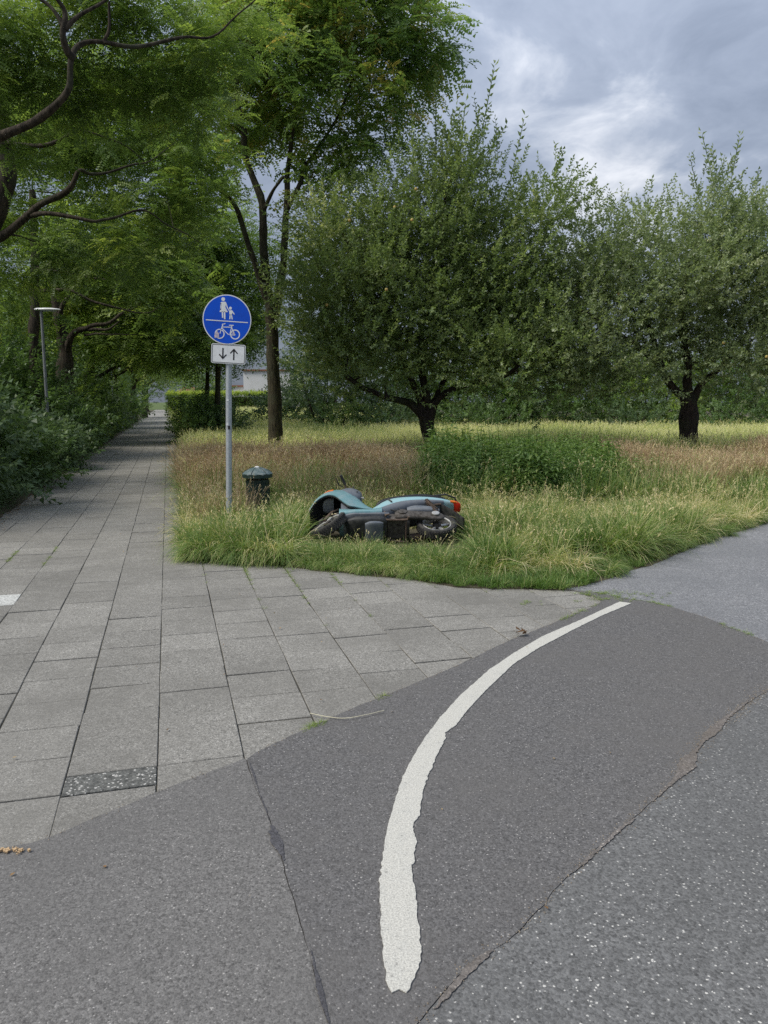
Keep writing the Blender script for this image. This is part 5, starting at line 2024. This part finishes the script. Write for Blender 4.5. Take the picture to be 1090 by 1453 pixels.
# slender trunks right of the path behind the sign
for (px, d, r, lb, lobes_) in (
    (308, 31, .14, 'slender locust tree right behind the sign post plate', [(300, 470, 52, 28), (340, 430, 46, 36), (280, 400, 60, 50), (340, 350, 60, 40), (300, 320, 60, 40), (355, 480, 24, 20), (258, 478, 30, 30)]),
    (293, 41, .15, 'slender locust tree farther back, left of the sign post', [(290, 500, 40, 20), (270, 450, 45, 40), (315, 485, 34, 22), (300, 400, 55, 40), (345, 455, 30, 24), (255, 500, 26, 22)])):
    bb = W(px, 600, d)
    bb = Vector((bb.x, bb.y, 0))
    tree('locust_tree', lb, 'tree', GR, bb,
         [([bb, W(px + 1, 560, d), W(px + 2, 520, d), W(px + 3, 460, d), W(px, 400, d), W(px - 6, 330, d)], r, .05),
          ([W(px + 2, 500, d), W(px + 14, 470, d), W(px + 30, 440, d)], .07, .03),
          ([W(px + 2, 480, d), W(px - 14, 450, d), W(px - 26, 420, d)], .07, .03)],
         [lobe(a, b, d, c_, 1.8, e) for a, b, c_, e in lobes_], T_LOC_MD if d < 35 else T_LOC_LO, M['locust_leaf'], M['bark_green'], 125, 7, (.48, .48, .28), 1.6, .03, updir=-.05, tint0=.45)


# apple trees
def apple(label, base, d, limbs, lobes_, shoots_px, leafm, ncl, napp, dens=19):
    sp, sd, ss = [], [], []
    for (x, y, n, spread, h) in shoots_px:
        for _ in range(n):
            p = W(x + rng.normal() * spread, y + rng.normal() * 8, d + rng.normal() * .8)
            sp.append(tuple(p))
            sd.append(unit(np.array([rng.normal() * .30, rng.normal() * .30, 1.0])))
            ss.append(h * rng.uniform(.45, 1.15))
    return tree('apple_tree', label, 'tree', 'old apple trees in the meadow', base, limbs, lobes_, T_APPLE, leafm, M['bark_dark'], ncl, dens, (.34, .34, .29), 1.08, .035,
                shoots=(np.array(sp), np.array(sd), np.array(ss)), updir=.22, apples=napp, tint0=.42, gn=.09)


D = 19.0
b = W(610, 640, D)
b = Vector((b.x, b.y, 0))
apple('large apple tree with low forked dark trunk left of the nettle patch', b, D,
      [([b, W(611, 630, D), W(606, 605, D), W(604, 590, D)], .20, .19),
       ([W(604, 598, D), W(590, 580, D), W(570, 568, D - .2), W(545, 562, D - .4), W(520, 550, D - .7), W(490, 530, D - 1)], .13, .05),
       ([W(604, 600, D), W(592, 560, D), W(575, 520, D), W(560, 480, D + .3), W(545, 430, D + .4)], .11, .05),
       ([W(606, 596, D), W(603, 550, D), W(597, 500, D), W(600, 450, D), W(620, 380, D), W(630, 310, D), W(640, 250, D)], .12, .035),
       ([W(608, 598, D), W(616, 570, D), W(640, 553, D), W(670, 546, D - .2), W(700, 540, D - .5), W(735, 520, D - 1)], .12, .05),
       ([W(612, 575, D), W(640, 520, D + .4), W(680, 460, D + .6), W(710, 400, D + .8)], .09, .03),
       ([W(580, 530, D), W(540, 440, D - .5), W(500, 360, D - .5), W(480, 320, D - .5)], .08, .03)],
      [lobe(600, 400, D, 115, 2.3, 100), lobe(500, 420, D - .4, 80, 1.8, 85), lobe(485, 345, D, 62, 1.5, 58), lobe(520, 400, D + 1.6, 90, 1.0, 90), lobe(650, 400, D + 1.8, 100, 1.0, 110), lobe(460, 480, D - .5, 50, 1.4, 50), lobe(690, 430, D, 100, 2, 95), lobe(610, 300, D, 70, 1.5, 60),
       lobe(700, 330, D, 70, 1.6, 55), lobe(765, 305, D, 38, 1.3, 46), lobe(650, 250, D, 34, 1.0, 36), lobe(540, 500, D - .6, 80, 1.7, 50), lobe(720, 505, D - .8, 85, 1.7, 45), lobe(640, 490, D + 1, 80, 1.2, 40), lobe(540, 315, D, 45, 1.2, 38), lobe(760, 440, D - .3, 60, 1.6, 60), lobe(440, 420, D, 32, 1.2, 40)],
      [(635, 255, 9, 26, 1.5), (678, 205, 5, 9, 1.5), (625, 200, 3, 6, 1.2), (590, 260, 4, 10, 1.1), (705, 235, 3, 14, 1.0), (655, 240, 5, 18, 1.3)],
      M['apple_leaf'], 600, 8, 20)

D = 19.3
b = W(977, 640, D)
b = Vector((b.x, b.y, 0))
apple('broad apple tree with straight dark trunk at the right edge', b, D,
      [([b, W(977, 620, D), W(978, 590, D), W(975, 565, D)], .225, .20),
       ([W(973, 572, D), W(955, 545, D), W(935, 520, D), W(905, 490, D - .3), W(860, 460, D - .8), W(820, 440, D - 1)], .12, .04),
       ([W(976, 570, D), W(975, 520, D), W(970, 450, D), W(975, 380, D), W(1000, 320, D)], .13, .04),
       ([W(980, 570, D), W(1000, 540, D), W(1040, 500, D), W(1080, 450, D)], .12, .04),
       ([W(950, 540, D), W(925, 480, D + .3), (W(905, 420, D + .3)), W(890, 360, D)], .08, .03)],
      [lobe(880, 420, D - .4, 90, 2.0, 75), lobe(830, 370, D, 65, 1.6, 55), lobe(830, 470, D - .8, 80, 1.8, 60), lobe(990, 400, D, 80, 2, 75), lobe(1070, 400, D, 70, 2, 90), lobe(1060, 500, D - .5, 80, 2, 50), lobe(960, 470, D + .6, 70, 1.6, 50),
       lobe(780, 500, D - .6, 50, 1.4, 50), lobe(860, 530, D - .8, 70, 1.5, 36), lobe(1140, 450, D, 70, 2, 90), lobe(1015, 330, D, 36, 1.0, 55), lobe(930, 340, D, 36, 1.0, 36), lobe(1060, 340, D, 40, 1.2, 40)],
      [(870, 325, 6, 14, 1.1), (935, 325, 6, 12, 1.1), (815, 320, 4, 14, .9), (1015, 300, 9, 12, 1.3), (1017, 275, 4, 5, 1.3), (1045, 320, 5, 12, 1.1), (1085, 320, 6, 12, 1.1), (900, 330, 3, 12, 1.0), (975, 345, 3, 10, .8)],
      M['apple_leaf_silver'], 520, 7, 17)


# ------------------------------------------------------------------ shrubs
def shrub(name, label, cat, group, base, rx, ry, h, leafm, ncl, spr, tpl, ss, tint=.42, low=.0, barkm=None):
    lob = [((base[0], base[1], h * .50), (rx, ry, h * .48)), ((base[0] + rx * .3, base[1] - ry * .2, h * .35), (rx * .8, ry * .8, h * .34)), ((base[0] - rx * .35, base[1], h * .40), (rx * .7, ry * .8, h * .38)),
           ((base[0] + rx * .1, base[1], h * .72), (rx * .6, ry * .6, h * .26))]
    lob = [(c, r) for c, r in lob]
    b0 = Vector((base[0], base[1], 0))
    root = empty(name, b0)
    tag(root, label, cat, group)
    stems = MB()
    for k in range(5):
        a = k * 1.26
        stems.tube(gnarl([Vector((.06 * math.cos(a), .06 * math.sin(a), 0)), Vector((.25 * rx * math.cos(a), .25 * ry * math.sin(a), h * .3)), Vector((.5 * rx * math.cos(a), .5 * ry * math.sin(a), h * .65))], .06), [.045, .03, .012], 6)
    stems.build('stems', barkm or M['bark'], root, smooth=True)['kind'] = 'stuff'
    cents = []
    vol = np.array([l[1][0] * l[1][1] * l[1][2] for l in lob]) ** (2 / 3)
    for (c, r), k in zip(lob, np.maximum(2, ncl * vol / vol.sum()).astype(int)):
        u = unit(rng.normal(size=(k, 3))) * (rng.random((k, 1)) ** .3)
        cents.append(np.array(c) + u * np.array(r))
    cents = np.concatenate(cents)
    cents[:, 2] = np.maximum(cents[:, 2], .15)
    n = len(cents) * spr
    ci = np.repeat(np.arange(len(cents)), spr)
    cs = min(.32, .22 * rx)
    off = rng.normal(size=(n, 3)) * np.array([cs, cs, cs * .8])
    pos = cents[ci] + off
    out = unit(pos - np.array([base[0], base[1], h * .3]))
    fwd = out * 1.0 + unit(off) * .5 + rng.normal(size=(n, 3)) * .35
    up = np.tile([0, 0, 1.], (n, 1)) + rng.normal(size=(n, 3)) * .3
    pos[:, 2] = np.maximum(pos[:, 2], .06)
    ct = rng.normal(size=len(cents)) * .12
    V, T = stamp(tpl, pos - np.array(b0)[None], fwd, up, ss * rng.uniform(.7, 1.2, n), tint + ct[ci] + rng.normal(size=n) * .05)
    f = quads_obj('foliage', V, T, leafm, root)
    f['kind'] = 'stuff'
    return root


def uvp(u, v):
    p = uv2w(u, v)
    return (p.x, p.y)


left_sh = [
    (-2.1, 9.0, 1.3, 1.8, 1.9, 'shrub_leaf_blue', 'blue green shrub at the very left edge, nearest to the camera'),
    (-2.5, 12.6, 1.1, 1.9, 1.25, 'shrub_leaf', 'low dark shrub at the left edge in front of the street lamp'),
    (-2.2, 16.4, 1.1, 1.7, 1.0, 'shrub_leaf_blue', 'low grey green shrub at the foot of the street lamp'),
    (-2.6, 19.6, 1.8, 2.0, 3.0, 'shrub_leaf', 'tall dark shrub left of the gnarled locust trunk'),
    (-1.9, 23.2, 1.5, 2.0, 2.0, 'shrub_leaf', 'rounded green shrub in front of the gnarled locust trunk'),
    (-2.0, 27.5, 1.7, 2.2, 2.6, 'locust_leaf', 'light green shrub right of the gnarled locust trunk'),
    (-2.0, 32.0, 1.8, 2.6, 2.8, 'shrub_leaf', 'dark green shrub on the left bank, halfway down the path'),
    (-1.9, 38.0, 1.8, 3.0, 2.9, 'shrub_leaf_blue', 'bluish shrub below the far street lamp'),
    (-1.9, 45.0, 1.9, 3.4, 3.0, 'locust_leaf', 'pale green shrub beyond the far street lamp'),
    (-1.8, 54.0, 1.9, 4.0, 3.2, 'shrub_leaf', 'farthest dark shrub on the left bank where the path narrows'),
    (-1.6, 66.0, 2.0, 5.0, 3.4, 'locust_leaf', 'light shrub at the vanishing end of the left bank')]
for (u, v, rx, ry, h, mt_, lb) in left_sh:
    dist = uv2w(u, v).y
    k = 1 if dist < 30 else 0
    shrub('bank_shrub', lb, 'shrub', 'shrubs on the bank left of the footpath', uvp(PATH_L - rx - (.0 if v < 30 else .25), v), rx, ry, h, M[mt_], 110 if k else 80, 10 if k else 6, T_SHRUB if k else T_SHRUB_LO, 1.25 if k else 1.35, .40)
# dense backdrop behind the left bank
for i, (u, v, rx, h, lb) in enumerate(((-4.9, 11.2, 2.2, 4.3, 'tall bush at the very left edge behind the nearest shrub'), (-5.5, 15, 2.4, 4.6, 'tall bush behind the shrubs at the left edge'), (-5.4, 22, 2.6, 5.4, 'tall bush behind the street lamp'), (-5.2, 30, 2.8, 5.6, 'tall bush behind the gnarled trunk'), (-5.0, 40, 3.2, 5.8, 'tall bush deep in the left thicket'), (-4.6, 54, 3.6, 6.0, 'tall bush near the far end of the left thicket'), (-4.4, 72, 4.2, 6.4, 'last tall bush of the left thicket'))):
    shrub('thicket_bush', lb, 'bush', 'tall bushes of the left thicket', uvp(PATH_L + u + 1.2, v), rx, rx * 1.4, h, M['shrub_leaf'], 130, 7, T_SHRUB_LO, 1.15, .35)

# low shrubs right of the path
rs = W(275, 600, 31)
shrub('path_shrub', 'low dark grey green shrub beside the right edge of the footpath', 'shrub', None, (rs.x + .3, 31), .85, 2.0, 1.6, M['shrub_leaf'], 90, 9, T_SHRUB, 1.1, .5)
rs = W(272, 590, 48)
shrub('yellow_shrub', 'small yellow green bush behind the low dark shrub', 'shrub', None, (rs.x, 48), 1.0, 1.6, 1.7, M['hedge_leaf'], 60, 6, T_SHRUB_LO, .9, .85)
rs = W(318, 600, 29)
shrub('meadow_shrub', 'thin grey green bush around the slender trunk', 'shrub', None, (rs.x - .2, 30.5), .8, 1.0, 1.25, M['shrub_leaf_blue'], 50, 8, T_SHRUB, 1.1, .4)
rs = W(418, 590, 43)
shrub('dark_bush', 'dark rounded bush between the locust trunk and the apple tree', 'bush', None, (rs.x, 43), 1.9, 1.8, 2.6, M['shrub_leaf_blue'], 100, 7, T_SHRUB_LO, .95, .3)

# thicket behind the meadow
bgs = [(455, 37, 2.6, 5.2, 'shrub_leaf_blue', 'dark blue green bush behind the left side of the large apple tree'), (520, 38, 2.6, 4.6, 'shrub_leaf_blue', 'dusky bush behind the meadow, under the low left limb'),
       (585, 39, 2.6, 3.9, 'shrub_leaf', 'dark bush behind the fork of the large apple tree'), (650, 38, 2.8, 3.7, 'hedge_leaf', 'fresh green bush behind the low right limb'),
       (725, 39, 2.8, 3.8, 'shrub_leaf', 'dark green bush behind the nettle patch'), (795, 38, 2.7, 3.8, 'shrub_leaf', 'dense bush behind the meadow, between both apple trees'),
       (865, 39, 2.7, 4.2, 'locust_leaf', 'leafy green bush left of the straight apple trunk'), (930, 38, 2.6, 4.4, 'locust_leaf', 'yellowish green bush just left behind the straight apple trunk'),
       (1010, 39, 2.8, 4.2, 'hedge_leaf', 'mid green bush just right behind the straight apple trunk'), (1085, 38, 2.9, 4.4, 'shrub_leaf', 'dark bush behind the meadow at the right edge'), (1160, 39, 3, 4.6, 'shrub_leaf', 'bush past the right edge of the meadow')]
for (px, d, rx, h, mt_, lb) in bgs:
    p = W(px, 600, d)
    shrub('thicket_bush', lb, 'bush', 'bushes lining the back of the meadow', (p.x, d), rx, 2.0, h, M[mt_], 120, 7, T_SHRUB_LO, .95, .38)
# low growth in front of them
for i, (px, lb) in enumerate(((480, 'low bush at the foot of the dark blue green bush'), (560, 'low bush behind the meadow left of the apple trunk'), (690, 'low bush behind the meadow right of the apple trunk'), (900, 'low bush behind the meadow before the straight trunk'), (1050, 'low bush behind the meadow at the far right'))):
    p = W(px, 600, 35.5)
    shrub('low_bush', lb, 'bush', 'low bushes at the back of the meadow', (p.x, 35.6), 2.2, 1.0, 1.5, M['shrub_leaf_blue' if i % 2 else 'shrub_leaf'], 60, 7, T_SHRUB_LO, .7, .42)


# clipped hedge
def hedge():
    a, b = W(238, 585, 88), W(392, 585, 88)
    root = empty('clipped_hedge', ((a.x + b.x) / 2, 88, 0))
    tag(root, 'long clipped hedge with bright top in front of the distant houses', 'hedge')
    Lx = (b.x - a.x) / 2
    core = MB().box((0, 0, 1.05), (2 * Lx - .4, 1.0, 2.1)).build('core', M['bark'], root)
    n = 3800
    face = rng.random(n)
    x = rng.uniform(-Lx, Lx, n)
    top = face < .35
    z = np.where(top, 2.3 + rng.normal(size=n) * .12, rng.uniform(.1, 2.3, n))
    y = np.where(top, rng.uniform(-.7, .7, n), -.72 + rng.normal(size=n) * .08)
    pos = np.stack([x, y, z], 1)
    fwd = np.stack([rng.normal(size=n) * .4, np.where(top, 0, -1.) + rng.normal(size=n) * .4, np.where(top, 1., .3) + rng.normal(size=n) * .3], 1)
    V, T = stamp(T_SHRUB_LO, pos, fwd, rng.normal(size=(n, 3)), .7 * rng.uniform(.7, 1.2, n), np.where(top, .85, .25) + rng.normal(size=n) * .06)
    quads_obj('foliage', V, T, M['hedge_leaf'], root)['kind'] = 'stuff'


hedge()


# distant houses
def house(name, label, px0, px1, pytop, d, wallm, depth=8, flat=True):
    a, b = W(px0, 560, d), W(px1, 560, d)
    zt = CAMH + (569 - pytop) * d / 1101
    cx, wd = (a.x + b.x) / 2, b.x - a.x
    root = empty(name, (cx, d + depth / 2, 0))
    tag(root, label, 'house')
    MB().box((0, 0, zt / 2), (wd, depth, zt)).build('wall', wallm, root)
    if flat:
        MB().box((0, 0, zt + .12), (wd + .5, depth + .5, .24)).build('roof_edge', M['roof'], root)
    else:
        MB().add([(-wd / 2 - .3, -depth / 2 - .3, zt), (wd / 2 + .3, -depth / 2 - .3, zt), (wd / 2 + .3, depth / 2 + .3, zt), (-wd / 2 - .3, depth / 2 + .3, zt), (-wd / 2, 0, zt + 1.3), (wd / 2, 0, zt + 1.3)],
                 [(0, 1, 5, 4), (2, 3, 4, 5), (1, 2, 5), (3, 0, 4), (3, 2, 1, 0)]).build('roof', M['roof'], root)
    n = max(1, int(wd / 5))
    for i in range(n):
        for zz in ([1.6] if zt < 4.4 else [1.6, 4.3]):
            if zz + .7 > zt:
                continue
            x = -wd / 2 + (i + .5) * wd / n
            w_ = MB().box((x, -depth / 2 - .02, zz), (1.3, .08, 1.3)).build('window', M['shutter'], root)
            MB().box((x, -depth / 2 - .065, zz), (1.1, .03, 1.1)).build('pane', M['window'], w_)
    return root


house('white_house', 'white house with red roof edge seen between the sign post and the locust trunk', 346, 432, 527, 128, M['render_white'], 9)
house('white_house', 'low white outbuilding joining the white house on its left', 325, 350, 549, 130, M['render_white'], 6)
house('cream_house', 'low cream house with red roof behind the hedge at the end of the path', 252, 276, 560, 135, M['render_cream'], 7, False)
house('white_house', 'low white house right of the cream one behind the hedge', 278, 318, 559, 138, M['render_white'], 7)

for (px, d, h, rx, lb) in ((208, 118, 9, 4, 'distant tree above the end of the path'), (262, 160, 12, 5, 'distant tree behind the cream house'), (288, 110, 6.5, 3.4, 'distant tree over the hedge behind the slender trunks'), (475, 120, 13, 7, 'distant tree behind the white house'), (180, 150, 13, 9, 'distant tree left of the end of the path')):
    p = W(px, 580, d)
    bb = Vector((p.x, d, 0))
    tree('distant_tree', lb, 'tree', 'distant trees behind the hedge and houses', bb, [([bb, bb + Vector((.2, 0, h * .3)), bb + Vector((0, 0, h * .6))], .3, .12)],
         [((bb.x, bb.y, h * .62), (rx, rx, h * .33)), ((bb.x + rx * .4, bb.y, h * .5), (rx * .7, rx * .7, h * .22)), ((bb.x - rx * .4, bb.y, h * .55), (rx * .7, rx * .7, h * .22))],
         T_SHRUB_LO, M['shrub_leaf'], M['bark'], 90, 6, (.7, .7, .6), 1.6, .08)

# ------------------------------------------------------------------ small things on the ground
st = G(440, 1012, .02)
en = G(545, 1008, .02)
mid_ = G(490, 1019, .02)
sw = MB().tube(spline([st, G(465, 1017, .018), mid_, G(520, 1014, .022), en], 5), [.0022] * 21, 5).build('straw_stalk', M['straw'])
tag(sw, 'long pale dry grass stalk lying across the edge between slabs and asphalt', 'straw')
dl = G(739, 904)
lf = MB()
for k in range(7):
    a = rng.uniform(0, 6.28)
    c = Vector((dl.x + rng.normal() * .025, dl.y + rng.normal() * .02, .022 + .006 * k))
    dx, dy = Vector((math.cos(a), math.sin(a), .15)) * .028, Vector((-math.sin(a), math.cos(a), .1)) * .014
    lf.add([c - dx, c + dy, c + dx + Vector((0, 0, .008)), c - dy], [(0, 1, 2, 3)])
o = lf.build('dead_leaf', M['litter'], fix=False)
tag(o, 'curled brown dead leaf between the slab edge and the white line', 'leaf')
crumbs = MB()
g = G(14, 1211)
for k in range(40):
    c = Vector((g.x + rng.normal() * .03, g.y + rng.normal() * .012, .014))
    s = rng.uniform(.003, .008)
    crumbs.box(c, (s * 1.5, s, s), Matrix.Rotation(rng.uniform(0, 3), 3, 'Z'))
o = crumbs.build('wood_crumbs', simple_mat('orange_crumbs', (.52, .36, .20), .9))
tag(o, 'little heap of orange brown crumbs at the slab edge, lower left', 'debris', None, 'stuff')
import os
if os.environ.get('COUNT'):
    print('TRIS', [(o.name, len(o.data.polygons)) for o in sorted([o for o in bpy.data.objects if o.type == 'MESH'], key=lambda o: -len(o.data.polygons))[:40]], sum(2 * len(o.data.polygons) for o in S.objects if o.type == 'MESH'))
